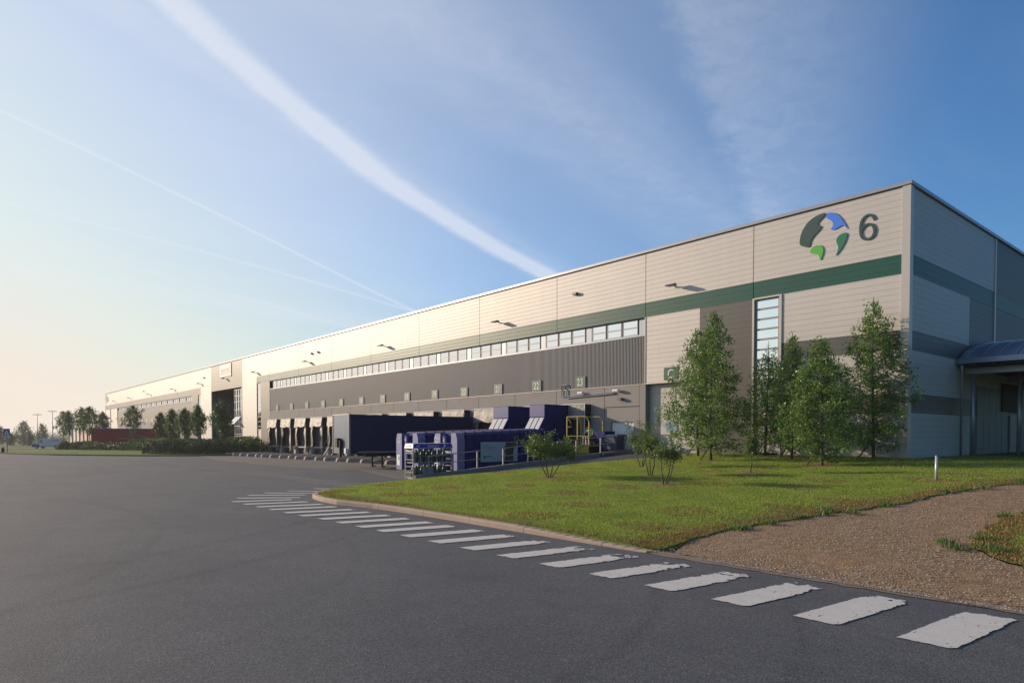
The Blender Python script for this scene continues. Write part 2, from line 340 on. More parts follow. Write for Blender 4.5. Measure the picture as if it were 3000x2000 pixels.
def grassmat(name, greens, dry, drythr=(.55, .75), sc=.5):
    m = mat(name, greens[0], .9, spec=.15); t = m.node_tree; N = NT(t); b = t.nodes['Principled BSDF']; geo = N.n('ShaderNodeNewGeometry').outputs['Position']
    def nz(s, d, st=(1, 1, 1)):
        o = N.n('ShaderNodeTexNoise'); o.inputs['Scale'].default_value = s; o.inputs['Detail'].default_value = d; o.inputs['Roughness'].default_value = .7
        mp = N.n('ShaderNodeMapping'); mp.inputs['Scale'].default_value = st; N.l(geo, mp.inputs[0]); N.l(mp.outputs[0], o.inputs['Vector']); return o.outputs[0]
    a = nz(sc*4, 6); c = nz(sc, 5); f = nz(26, 4)
    m1 = N.n('ShaderNodeMix', data_type='RGBA'); m1.inputs['A'].default_value = (*greens[0], 1); m1.inputs['B'].default_value = (*greens[1], 1); N.l(N.ss(N.m('ADD', N.m('MULTIPLY', a, .5), N.m('MULTIPLY', f, .5)), .38, .62), m1.inputs['Factor'])
    m2 = N.n('ShaderNodeMix', data_type='RGBA'); N.l(m1.outputs['Result'], m2.inputs['A']); m2.inputs['B'].default_value = (*dry, 1)
    N.l(N.ss(N.m('ADD', N.m('MULTIPLY', c, .6), N.m('MULTIPLY', f, .4)), *drythr), m2.inputs['Factor']); N.l(m2.outputs['Result'], b.inputs['Base Color'])
    bp = N.n('ShaderNodeBump'); bp.inputs['Strength'].default_value = .8; bp.inputs['Distance'].default_value = .05; N.l(N.m('ADD', f, a), bp.inputs['Height']); N.l(bp.outputs[0], b.inputs['Normal'])
    return m
M['lawn'] = grassmat('lawn_turf', ((.10, .15, .02), (.18, .235, .04)), (.30, .21, .08))
M['verge'] = grassmat('verge_turf', ((.10, .16, .02), (.18, .25, .04)), (.28, .22, .08))
M['field'] = grassmat('field', ((.06, .09, .02), (.11, .13, .035)), (.18, .14, .06), sc=.05)
M['gravel'] = grassmat('gravel_bed', ((.22, .14, .078), (.38, .265, .165)), (.34, .185, .07), (.5, .75), 1.2)
M['blade'] = leafmat('grass_blades', (.23, .32, .035), (.46, .55, .10), .5, .6)
M['blade_dry'] = leafmat('dry_grass_blades', (.20, .12, .04), (.36, .23, .10), .3, .7)
M['stone'] = leafmat('gravel_stones', (.27, .18, .11), (.60, .47, .34), 0., .85)

def paint_mat(col=(.60, .56, .50)):
    """worn road paint: UV holds the distance to the stripe's edge (u) and the wear (v)"""
    m = mat('worn_road_paint', col, .7); t = m.node_tree; N = NT(t); b = t.nodes['Principled BSDF']
    uv = N.n('ShaderNodeUVMap'); sp = N.n('ShaderNodeSeparateXYZ'); N.l(uv.outputs[0], sp.inputs[0]); geo = N.n('ShaderNodeNewGeometry').outputs['Position']
    def nz(s, d, st=(1, 1, 1)):
        o = N.n('ShaderNodeTexNoise'); o.inputs['Scale'].default_value = s; o.inputs['Detail'].default_value = d; o.inputs['Roughness'].default_value = .65
        mp = N.n('ShaderNodeMapping'); mp.inputs['Scale'].default_value = st; N.l(geo, mp.inputs[0]); N.l(mp.outputs[0], o.inputs['Vector']); return o.outputs[0]
    a = nz(5, 8); c = nz(22, 5, (1, .35, 1)); g = nz(90, 2)
    e = N.m('SUBTRACT', sp.outputs[0], N.m('MULTIPLY', N.m('MAXIMUM', N.m('SUBTRACT', a, .44), 0.), N.m('MULTIPLY', sp.outputs[1], 1.6)))
    al = N.m('GREATER_THAN', e, 0.)
    cr = N.m('GREATER_THAN', c, .345); al = N.m('MULTIPLY', al, cr)
    v = N.m('MULTIPLY_ADD', N.m('SUBTRACT', g, .5), 1.2, N.m('MULTIPLY_ADD', a, .3, .85)); cc = N.n('ShaderNodeCombineColor')
    for i in range(3): N.l(v, cc.inputs[i])
    mx = N.n('ShaderNodeMix', data_type='RGBA', blend_type='MULTIPLY'); mx.inputs['Factor'].default_value = 1; mx.inputs['A'].default_value = (*col, 1)
    N.l(cc.outputs[0], mx.inputs['B']); N.l(mx.outputs['Result'], b.inputs['Base Color']); N.l(al, b.inputs['Alpha']); return m
M['paint'] = paint_mat(); M['faded'] = paint_mat((.24, .215, .195))

# ------------------------------------------------------------ ground
YF = 30.12
def tz(x, y): return max(-.9, min(0., (x+110)*.008))
def dip(x, y): return .105*max(0., min(1., (x+9.6)/2.2))*max(0., min(1., 1-(y-9.6)/1.1))
def lz(x, y): return .13 - (dip(x, y) if x < -6 else 0.) + max(0, min(1.07, (y-10.1)*.0541)) + .02*math.sin(x*.9)*math.sin(y*.7)*min(1, max(0, y-10))
def gz(x, y): return lz(x, y)+dip(x, y)*(x < -6)-.025-.078*max(0., min(1., 1-(y-9.86)/1.3))**1.3
def rz_(y): return max(0., min(1.12, (y-17.0)*.092))
def fill(name, outline, zf, mats, step=1., skirt=0., kind='structure', jitter=.3, hole=None):
    P = [Vector(p) for p in outline]; n = len(P); E = [(i, (i+1) % n) for i in range(n)]
    xs = [p.x for p in P]; ys = [p.y for p in P]; pts = list(P)
    def inside(x, y):
        c = False; j = n-1
        for i in range(n):
            if (P[i].y > y) != (P[j].y > y) and x < (P[j].x-P[i].x)*(y-P[i].y)/(P[j].y-P[i].y)+P[i].x: c = not c
            j = i
        return c
    y = min(ys)+step/2
    while y < max(ys):
        x = min(xs)+step/2
        while x < max(xs):
            a, b = x+random.uniform(-jitter, jitter)*step, y+random.uniform(-jitter, jitter)*step
            if inside(a, b): pts.append(Vector((a, b)))
            x += step
        y += step
    vv, ee, ff, *_ = delaunay_2d_cdt(pts, E, [], 1, 1e-4)
    mb = MB(); vs = [(v.x, v.y, zf(v.x, v.y)) for v in vv]
    ff = [f for f in ff if inside(sum(vv[i].x for i in f)/len(f), sum(vv[i].y for i in f)/len(f))]
    up_ = []
    for f in ff:
        a, b, c = (vv[i] for i in f[:3]); s = (b.x-a.x)*(c.y-a.y)-(b.y-a.y)*(c.x-a.x); up_.append(tuple(f) if s > 0 else tuple(f)[::-1])
    mb.add(vs, up_)
    if skirt:
        area = sum(P[i].x*P[(i+1) % n].y-P[(i+1) % n].x*P[i].y for i in range(n))
        Q = P if area > 0 else P[::-1]
        for i in range(n):
            a, b = Q[i], Q[(i+1) % n]; za, zb = zf(a.x, a.y), zf(b.x, b.y)
            mb.add([(a.x, a.y, za), (b.x, b.y, zb), (b.x, b.y, zb-skirt), (a.x, a.y, za-skirt)], [(0, 3, 2, 1)])
    o = mb.build(name, mats, smooth=True)
    if kind: o['kind'] = kind
    return o
# far terrain: one sheet to the horizon
mb = MB(); xs = [-5000, -2000, -900, -500, -300, -222.5, -165, -110, -60, 0, 60, 200, 900, 5000]; ys = [-5000, -1500, -400, -60, 0, 60, 400, 1500, 5000]
vs = [(x, y, tz(x, y)-.03) for y in ys for x in xs]; nx = len(xs)
mb.add(vs, [(j*nx+i, j*nx+i+1, (j+1)*nx+i+1, (j+1)*nx+i) for j in range(len(ys)-1) for i in range(nx-1)])
tag(mb.build('ground', M['field']), kind='structure')
mb = MB().add([(-110, -70, 0), (70, -70, 0), (70, 34, 0), (-110, 34, 0)], [(0, 1, 2, 3)])
tag(mb.build('road', M['asphalt']), kind='structure')
# dock yard apron, warmer worn paving
fill('dock_yard', [(-82, 30.0), (-75, 20.6), (-62, 18.4), (-52, 17.9), (-43.5, 17.9), (-37, 19.4), (-27.5, 16.6), (-27.5, 30.0)], lambda x, y: .004, M['yard'], 3.0)
mb = MB()
for a, b in zip([(-74.5, 20.45), (-62, 18.3), (-52, 17.8), (-43.5, 17.8), (-37, 19.3)], [(-62, 18.3), (-52, 17.8), (-43.5, 17.8), (-37, 19.3), (-28.5, 16.9)]):
    d = Vector((b[0]-a[0], b[1]-a[1])).normalized(); nrm = Vector((-d.y, d.x))*.11
    mb.add([(a[0]-nrm.x, a[1]-nrm.y, .009), (b[0]-nrm.x, b[1]-nrm.y, .009), (b[0]+nrm.x, b[1]+nrm.y, .009), (a[0]+nrm.x, a[1]+nrm.y, .009)], [(0, 1, 2, 3)])
tag(mb.build('drain_channel', mat('channel_concrete', (.20, .17, .15), .8)), kind='structure')
# far yard, beyond the shrub beds
mb = MB()
for x0, x1 in ((-200, -165), (-165, -110), (-110, -97)):
    a, b = tz(x0, 0)+.02, tz(x1, 0)+.02; mb.add([(x0, 17, a), (x1, 17, b), (x1, 30.1, b), (x0, 30.1, a)], [(0, 1, 2, 3)])
tag(mb.build('far_yard', M['yard']), kind='structure')
# side road running away behind the verge
def at_s(px, s): k = (px-1500)/1964; return (fw0*s + rt*(k*s))
mb = MB(); pr = None
for i in range(14):
    px = -700+i*80; A, B = at_s(px, 136), at_s(px, 146); A.z, B.z = tz(A.x, 0)+.03, tz(B.x, 0)+.03
    if pr: mb.add([pr[0], A, B, pr[1]], [(0, 1, 2, 3)])
    pr = (A, B)
tag(mb.build('side_road', mat('far_asphalt', (.22, .20, .19), .8)), kind='structure')
# verge of the far left with its low kerb
VE = [(-170, -22), (-140, -10), (-118, -2), (-99.1, 4.8), (-87.7, 8.6), (-81.5, 12.3), (-76.8, 16.0), (-74.2, 19.6), (-73.6, 22.6), (-75.2, 25.2), (-78.5, 28.2), (-81.3, 30.05), (-97, 30.05), (-97, 24), (-104, 17.2), (-112, 14.5), (-126, 12.3), (-133, 6), (-150, -8), (-175, -19)]
fill('grass_verge', VE, lambda x, y: tz(x, y)+.12, M['verge'], 4., .25)
mb = MB()
for a, b in zip(VE[:11], VE[1:12]):
    d = Vector((b[0]-a[0], b[1]-a[1])).normalized(); q = Vector((d.y, -d.x))*.16; z0, z1 = tz(*a), tz(*b)
    mb.add([(a[0], a[1], z0+.13), (b[0], b[1], z1+.13), (b[0]+q.x, b[1]+q.y, z1+.13), (a[0]+q.x, a[1]+q.y, z0+.13), (b[0]+q.x, b[1]+q.y, z1-.05), (a[0]+q.x, a[1]+q.y, z0-.05)], [(0, 3, 2, 1), (3, 5, 4, 2)])
tag(mb.build('verge_kerb', mat('dark_kerb', (.13, .115, .10), .9)), kind='structure')

# lawn island, gravel path, second lawn
TIP = [(-22.1, 21.5), (-22.3, 18.5), (-22.9, 15.4), (-23.35, 13.2), (-23.45, 11.9), (-23.2, 11.0), (-22.75, 10.35), (-22.15, 9.85), (-21.5, 9.55), (-20.8, 9.38), (-20.1, 9.28), (-19.1, 9.25), (-18.2, 9.42), (-17.4, 9.56), (-16.2, 9.66), (-14.9, 9.7), (-13.4, 9.72), (-11.9, 9.7), (-10.4, 9.7), (-8.9, 9.7), (-7.6, 9.72)]
GL = [(-7.6, 9.72), (-7.5, 10.5), (-7.45, 11.5), (-7.3, 12.6), (-7.05, 13.9), (-6.7, 15.4), (-6.25, 17.0), (-5.95, 18.8), (-5.6, 20.6), (-5.25, 22.0), (-4.9, 23.6), (-3.6, 26.0), (0, 27.6), (6, 28.4), (30, 28.4)]
GR = [(30, 24.5), (8, 24.0), (2, 22.3), (-1.5, 20.0), (-3.4, 18.0), (-3.78, 17.2), (-3.9, 15.4), (-3.75, 13.5), (-3.35, 12.6), (-2.5, 11.7), (-1.9, 10.8), (-1.2, 10.1), (0, 9.9)]
def rough(pts, amp=.10, step=.22):
    out = []
    for a, b in zip(pts, pts[1:]):
        L = math.dist(a, b); k = max(1, min(40, int(L/step)))
        for i in range(k):
            t = i/k; out.append((a[0]+(b[0]-a[0])*t+random.uniform(-amp, amp), a[1]+(b[1]-a[1])*t+random.uniform(-amp, amp)))
    out.append(pts[-1]); return out
GLr, GRr = rough(GL), rough(GR)
lawn_out = [(-20.5, 30.0), (-21.2, 25.5)] + TIP + GLr[1:] + [(30, 60), (-10.2, 60), (-10.2, 30.0)]
fill('lawn', lawn_out, lz, M['lawn'], .8, .5)
fill('gravel_path', GLr[3:] + GRr[:-2] + rough([(-.6, 9.98), (-2.5, 9.9), (-5, 9.86), (-7.2, 9.84)], .05), gz, M['gravel'], .45)
fill('lawn_beyond_path', [(30, 24.2)] + GRr[1:] + [(12, 9.8), (30, 9.8)], lambda x, y: lz(x, y)-.004, M['lawn'], .8)
# kerb: raised round the lawn tip, flush along the gravel
def offs(pts, d):
    out = []
    for i, p in enumerate(pts):
        a = Vector(pts[max(0, i-1)]); b = Vector(pts[min(len(pts)-1, i+1)]); t = (b-a).normalized(); out.append(Vector(p)+Vector((t.y, -t.x))*d)
    return out
dens = []
for a, b in zip(TIP[2:], TIP[3:]):
    k = max(1, int(math.dist(a, b)/.25)); dens += [(a[0]+(b[0]-a[0])*i/k, a[1]+(b[1]-a[1])*i/k) for i in range(k)]
dens.append(TIP[-1]); inn = [Vector(p) for p in dens]; out_ = offs(dens, .17)
mb = MB(); seg = 0.
for i in range(len(dens)-1):
    L = (inn[i+1]-inn[i]).length; seg += L; g = 0.
    if seg > 2.0: g = .05; seg = 0
    a, b, c, d = inn[i], inn[i+1], out_[i+1], out_[i]
    if g: b = b.lerp(a, g); c = c.lerp(d, g)
    low = max(0., min(1., (i-(len(dens)-16))/14)); z = .135-.10*low; z2 = .10-.085*low
    o2 = (c-b).normalized()*.02
    mb.add([(a.x, a.y, z), (b.x, b.y, z), (c.x-o2.x, c.y-o2.y, z), (d.x-o2.x, d.y-o2.y, z), (c.x, c.y, z2), (d.x, d.y, z2), (c.x, c.y, -.05), (d.x, d.y, -.05), (a.x, a.y, -.05), (b.x, b.y, -.05)],
           [(0, 3, 2, 1), (3, 5, 4, 2), (5, 7, 6, 4), (1, 2, 4, 6, 9), (0, 8, 7, 5, 3)])
tag(mb.build('kerb', M['kerb']), kind='structure')
pts = rough([(-7.7, 9.52), (-5, 9.55), (-2, 9.62), (2, 9.75), (12, 9.9), (30, 9.9)], .03)
o2 = rough([(-7.7, 9.84), (-5, 9.92), (-2, 10.0), (2, 10.15), (12, 10.1), (30, 10.1)], .06)
fill('flush_kerb', pts + o2[::-1], lambda x, y: .125 if False else .007+max(0, y-9.5)*.045, mat('dusty_kerb', (.27, .20, .145), .95, var=(5, .8, (.20, .15, .11), 6), bump=(60, .6, .02)), .3)
# soil rings under the shrubs
mb = MB()
for (x, y, r) in ((-12.89, 22, .55), (-15.56, 19.8, .55), (-13.33, 17.68, .6), (-18.07, 22.42, .5), (-18.44, 17.41, .65), (-17.18, 26.2, .5), (-12.05, 25.75, .6), (-7.05, 22.38, .22)):
    n = 22; c = (x, y, lz(x, y)+.012); ring = []
    for k in range(n):
        t = 2*math.pi*k/n; q = r*random.uniform(.75, 1.15); ring.append((x+q*math.cos(t), y+q*math.sin(t), lz(x+q*math.cos(t), y+q*math.sin(t))+.004))
    mb.add([c]+ring, [(0, 1+k, 1+(k+1) % n) for k in range(n)])
tag(mb.build('bare_soil', M['soil']), kind='structure')
# ramp up to the loading door, landing at its head
mb = MB(); prev = None
for i in range(27):
    y = 15.6+i*.558; xl = -27.0+max(0, y-17)*.215; a = (xl, y, rz_(y)+.01); b = (-20.4, y, rz_(y)+.01)
    if prev: mb.add([prev[0], prev[1], b, a], [(0, 1, 2, 3)])
    prev = (a, b)
mb.box(-28.4, -24.6, 27.3, 30.1, 0, 1.12)
tag(mb.build('ramp', M['ramp']), kind='structure')

# road markings
def stripes(name, L, m='paint'):
    mb = MB(); uvs = []
    for (x0, y0, x1, y1, w, wear) in L:
        nx_, ny_ = 10, 24; base = len(mb.v); vs = []; info = []
        for j in range(ny_+1):
            for i in range(nx_+1):
                s, t = i/nx_, j/ny_; e = 0; vs.append((x0+(x1-x0)*t+(s)*w, y0+(y1-y0)*t, .010))
                e = min(min(s, 1-s)*w*3.5, t*5, (1-t)*1.8); info.append((e, .14+wear*(.25+2.8*t**3)))
        fs = [(j*(nx_+1)+i, j*(nx_+1)+i+1, (j+1)*(nx_+1)+i+1, (j+1)*(nx_+1)+i) for j in range(ny_) for i in range(nx_)]
        mb.add(vs, fs); uvs += [info[k] for f in fs for k in f]
    o = mb.build(name, M[m]); l = o.data.uv_layers.new(name='UVMap'); l.data.foreach_set('uv', np.array(uvs, dtype=np.float32).ravel()); o['kind'] = 'structure'
L = []
for k in range(20):                      # along the kerb
    x = [-2.72, -3.83, -4.90, -5.96, -7.02, -8.09, -9.16, -10.23, -11.28, -12.32, -13.33, -14.24, -15.23, -16.18, -17.17, -18.09, -19.12, -20.08, -21.12, -22.15][k]
    near = 7.52-.05*k*.55 if k < 14 else 7.05-.03*(k-14); far = 9.32-.032*k; w = .53-.010*k
    wear = [.12, .18, .45, .8, .95, .9, .7, .4, .2][k] if k < 9 else .08
    L.append((x, near, x+.12+.022*k, far, w, wear))
for q in ((-23.3, 7.44, -22.15, 9.19), (-24.2, 8.1, -23.0, 9.7), (-24.85, 8.9, -23.4, 10.25), (-25.2, 9.9, -23.95, 10.8), (-25.5, 11.1, -24.95, 11.6)): L.append((*q, .36, .15))
stripes('road_marking', L)
stripes('yard_marking', [(-26.3-k*1.02, 12.3, -25.9-k*1.02, 13.9, .42, .45) for k in range(22)] + [(-50-k*1.3, 12.5, -49.5-k*1.3, 13.4, .45, .6) for k in range(10)], 'faded')

# ------------------------------------------------------------ the warehouse
BLD = thing('warehouse', (-100, 60, 0), 'long beige metal-clad warehouse with a green stripe and a big number 6', 'warehouse')
ROOF = 12.42
def fa(mb, x0, x1, z0, z1, y=YF, d=.12, mi=0): return mb.box(x0, x1, y, y+d, z0, z1, mi)
def part(name, m, x0, x1, z0, z1, y=YF): return fa(MB(), x0, x1, z0, z1, y).build(name, m, BLD)
def panels(name, m, x0, x1, z0, z1, joints):
    xs = [x0]+sorted(j for j in joints if x0+.1 < j < x1-.1)+[x1]
    for a, b in zip(xs, xs[1:]): part(name, m, a+.018*(a != x0), b-.018*(b != x1), z0, z1)
JN = [-17.5, -24.07, -31.22, -39.4, -47.65, -55.92, -64.2, -72.6, -81.35]
JF = [-115.0, -123.3, -131.6, -139.9, -148.2, -156.5, -164.8, -173.1, -176.3, -184.5]
# dark core behind every joint
mb = MB(); mb.box(-191, -104.8, YF+.45, 109, -1.5, ROOF-.2); mb.box(-104.8, -91.4, YF+3.6, 109, -1.5, ROOF-.2); mb.box(-91.4, -10.9, YF+.45, 109, -1.5, ROOF-.2)
for x0, x1, z0, z1 in ((-191, -10.75, 9.45, 12.3), (-81.4, -24.05, 8.7, 9.5), (-24.05, -10.75, 8.7, 9.5), (-176, -110, 8.5, 9.5)): mb.box(x0, x1, YF+.10, YF+.45, z0, z1)
mb.build('backing', M['dark'], BLD)
B_, G_ = M['beige'], M['grey']
panels('wall_panel', B_, -91.4, -10.75, 9.555, 12.28, JN); panels('wall_panel', B_, -191, -104.8, 9.5, 12.28, JF)
part('wall_panel', B_, -91.4, -85.82, -.2, 9.545); part('wall_panel', B_, -24.05, -20.52, 5.06, 8.745)
for z0, z1 in ((6.45, 8.745), (3.855, 5.65), (1.28, 3.06)): part('wall_panel', B_, -16.02, -10.75, z0, z1)
part('wall_panel', B_, -17.3, -16.12, 1.28, 3.25, YF+.05)
part('wall_panel', B_, -110.2, -104.8, -1, 9.49); part('wall_panel', B_, -191, -185.1, -1.3, 8.42); part('wall_panel', B_, -184.0, -176.4, -1.3, 8.42); part('wall_panel', B_, -184.99, -184.1, -1.2, 3, YF+.1)
MB().box(-191, -190.8, YF+.12, 109, -1.5, 12.28).build('end_wall', B_, BLD)
panels('green_stripe', M['green'], -85.8, -10.75, 8.755, 9.545, JN)
for q in ((-104.78, -91.42, 8.62, 12.28), (-20.5, -17.52, 1.2, 8.745), (-84.43, -81.37, -.2, 8.745), (-16.02, -10.75, 5.66, 6.44), (-16.02, -10.75, 3.07, 3.845), (-115.0, -111.7, -1, 8.44)): part('grey_panel', G_, *q)
panels('grey_panel', G_, -191, -110.2, 8.45, 9.49, JF)
# side wall, in shade
XS = -10.6
def sa(name, m, *rs, x=XS, d=.12):
    for y0, y1, z0, z1 in rs: MB().box(x-d, x, y0, y1, z0, z1).build(name, m, BLD)
sa('side_panel', B_, (30.3, 41.7, 9.555, 12.28), (30.3, 37.8, 6.45, 8.745), (30.3, 46.4, 3.855, 5.65), (30.3, 46.4, 1.0, 3.06))
sa('green_stripe', M['green'], (30.3, 109, 8.755, 9.545))
sa('grey_panel', G_, (37.81, 41.7, 6.45, 8.745), (30.3, 41.7, 5.66, 6.44), (30.3, 46.4, 3.07, 3.845))
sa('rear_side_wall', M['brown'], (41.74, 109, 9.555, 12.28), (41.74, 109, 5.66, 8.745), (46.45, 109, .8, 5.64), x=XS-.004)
MB().box(-10.86, -10.54, YF-.06, YF+.2, 1.0, 12.28).box(-10.62, -10.545, YF+.2, YF+.30, 1.0, 12.28).build('corner_trim', M['trim'], BLD)
for q in ((XS, XS+.05, 41.62, 41.8, 1.2, 12.28), (-17.52, -17.42, YF-.05, YF+.16, 1.2, 8.75), (-16.14, -16.02, YF-.05, YF+.16, 1.2, 8.75), (-17.42, -16.14, YF-.05, YF+.2, 8.68, 8.76),
          (-24.07, -20.5, YF-.02, YF+.1, 4.99, 5.06), (-91.45, -91.3, YF-.03, YF+.1, 0, 12.28), (-191.05, -190.9, YF-.03, YF+.1, -1.2, 12.28), (-16.0, -10.86, YF-.02, YF+.1, 1.12, 1.275), (-20.5, -17.52, YF-.02, YF+.1, 1.05, 1.195)):
    MB().box(*q).build('edge_trim', M['trim'], BLD)
mb = MB()
mb.box(-10.745, -10.70, YF+.0, YF+.1, 1.2, 12.28); mb.box(-191, -10.7, YF+.0, YF+.3, 12.28, 12.31); mb.box(-10.72, -10.62, YF+.2, 109, 12.28, 12.31)
mb.build('shadow_gap', M['dark'], BLD)
mb = MB(); mb.box(-191.1, -10.5, YF-.1, YF+.35, 12.31, 12.45); mb.box(-10.9, -10.5, YF+.35, 109.2, 12.31, 12.45); mb.box(-191.1, -190.7, YF+.35, 109.2, 12.31, 12.45)
mb.build('roof_coping', M['coping'], BLD)
mb = MB(); mb.box(-190.7, -10.9, YF+.35, 109, 12.1, 12.2); mb.build('roof', M['coping'], BLD)

# tall corner window with cross bars
def tall_window(x0, x1, z0, z1, step, zsplit=None):
    f = MB(); f.box(x0, x0+.07, YF+.04, YF+.22, z0, z1); f.box(x1-.07, x1, YF+.04, YF+.22, z0, z1); f.box(x0+.07, x1-.07, YF+.04, YF+.22, z0, z0+.07); f.box(x0+.07, x1-.07, YF+.04, YF+.22, z1-.06, z1)
    z = z1-.46
    while z > z0+.15: f.box(x0+.07, x1-.07, YF+.06, YF+.16, z-.045, z+.045); z -= step
    w = f.build('tall_window', M['frame'], BLD)
    MB().add([(x0+.05, YF+.08, z0+.05), (x1-.05, YF+.08, z0+.05), (x1-.05, YF+.08, z1-.05), (x0+.05, YF+.08, z1-.05)], [(0, 1, 2, 3)]).build('pane', M['glass'], w)
    return w
tall_window(-17.40, -16.16, 3.27, 8.66, .485); tall_window(-85.8, -84.45, 2.9, 8.7, .62); tall_window(-111.68, -110.22, 2.6, 8.43, .7); tall_window(-185.08, -184.05, 2.9, 8.4, .7)
MB().box(-85.78, -84.47, YF+.1, YF+.18, 0, 2.88).build('side_door', M['beige'], BLD)
# ribbon windows and ribbed cladding
def window_unit(x0, w, z0=7.83, z1=8.72):
    f = MB(); a, b = YF+.13, YF+.24; x1 = x0+w
    f.box(x0, x0+.05, a, b, z0, z1); f.box(x1-.05, x1, a, b, z0, z1); f.box(x0+.05, x1-.05, a, b, z0, z0+.06); f.box(x0+.05, x1-.05, a, b, z1-.05, z1); f.box(x0+.05, x1-.05, a, b, (z0+z1)/2-.03, (z0+z1)/2+.03)
    o = f.build('window', M['frame'], BLD)
    MB().add([(x0+.03, a+.02, z0+.03), (x1-.03, a+.02, z0+.03), (x1-.03, a+.02, z1-.03), (x0+.03, a+.02, z1-.03)], [(0, 1, 2, 3)]).build('pane', M['glass'], o)
    return o
proto = window_unit(-28.5+.05, 1.12); wx0 = -28.45; first = True
def windows(xa, xb, pitch, wide):
    global first
    x = xb
    while x > xa+1.3:
        for k in range(3):
            X = x-pitch+.48+k*wide
            if X < xa+.03: continue
            if first: proto.location.x += X-wx0; first = False; o = proto
            else:
                o = copy_tree(proto); o.location.x = proto.location.x
                o.location.x += X - CUR[0]
            if o is proto: CUR[0] = X
        x -= pitch
CUR = [0]
windows(-80.95, -24.62, 4.12, 1.205); windows(-176.2, -115.1, 4.12, 1.205)
M['wband'] = mat('window_band_panel', (.34, .38, .42), .35, .4)
for q in ((-81.35, -24.08, YF+.02, YF+.26, 7.72, 7.82), (-176.3, -115, YF+.05, YF+.26, 7.62, 7.8)): MB().box(*q).build('window_sill', M['wband'], BLD)
for q in ((-81.35, -24.08, YF+.05, YF+.26, 8.722, 8.75), (-176.3, -115, YF+.05, YF+.26, 8.40, 8.445)): MB().box(*q).build('window_head', M['frame'], BLD)
x = -24.62
while x > -81: MB().box(x-.02, x+.42, YF+.15, YF+.25, 7.82, 8.72).build('blank_panel', M['wband'], BLD); x -= 4.12
def ribs(x0, x1, z0, z1):
    mb = MB(); n = int((x1-x0)/.11)
    for i in range(n):
        x = x0+.06+i*.11; mb.add([(x-.022, YF+.03, z0), (x+.018, YF+.03, z0), (x+.022, YF+.12, z0), (x-.045, YF+.12, z0), (x-.022, YF+.03, z1), (x+.018, YF+.03, z1), (x+.022, YF+.12, z1), (x-.045, YF+.12, z1)], [(0, 1, 5, 4), (1, 2, 6, 5), (3, 0, 4, 7)])
    o = mb.build('ribbed_cladding', M['rib'], BLD)
    MB().add([(x0, YF+.12, z0), (x1, YF+.12, z0), (x1, YF+.12, z1), (x0, YF+.12, z1)], [(0, 1, 2, 3)]).build('backing_sheet', M['ribback'], o)
ribs(-81.35, -24.08, 5.02, 7.71)
mb = MB(); fa(mb, -176.3, -115, 4.7, 7.6, YF+.1); mb.build('ribbed_cladding', mat('far_ribbed_sheet', (.14, .13, .125), .4, .3), BLD)
mb = MB(); mb.box(-81.35, -24.08, YF-.03, YF+.13, 4.985, 5.02); mb.box(-24.10, -24.05, YF-.03, YF+.13, 5.02, 8.75); mb.build('drip_edge', M['trim'], BLD)
# concrete plinth of precast panels
mb = MB(); CJ = [-27.13+.0-4.13*k for k in range(14)]
xs = [-24.47]+[j for j in CJ if j > -81.2]+[-81.35]
for a, b in zip(xs, xs[1:]):
    lo, hi = b+.018, a-.018
    if a == -24.47:
        mb.box(lo, -24.49, YF, YF+.2, 3.80, 4.98); mb.box(lo, -26.6, YF, YF+.2, -.2, 3.76); mb.box(-26.6, -24.9, YF, YF+.2, 2.9, 3.76); mb.box(-24.9, -24.49, YF, YF+.2, -.2, 3.76); mb.box(-26.6, -24.9, YF, YF+.2, -.2, 1.2)
    else: mb.box(lo, hi, YF, YF+.2, -.2, 4.98)
mb.box(-24.47, -24.05, YF-.0, YF+.55, 0, 4.98)
mb.build('concrete_base', M['conc'], BLD)
mb = MB(); mb.box(-81.3, -24.5, YF+.15, YF+.44, -.2, 4.97); mb.build('joint_filler', M['dark'], BLD)
mb = MB(); mb.box(-176.3, -115, YF, YF+.2, -1.3, 4.69); mb.build('concrete_base', M['conc'], BLD)
mb = MB().box(-26.58, -24.92, YF+.08, YF+.14, 1.2, 2.88); mb.build('hatch_door', M['white'], BLD)
mb = MB()
for i in range(7): mb.box(-24.03, -20.52, YF+.34, YF+.40, 1.0+i*.58, 1.0+i*.58+.57)
d = mb.build('loading_door', mat('door_panel', (.45, .42, .38), .45, .1), BLD)
MB().box(-22.9, -22.1, YF+.32, YF+.339, 2.4, 2.9).build('vision_panel', M['glassd'], d)
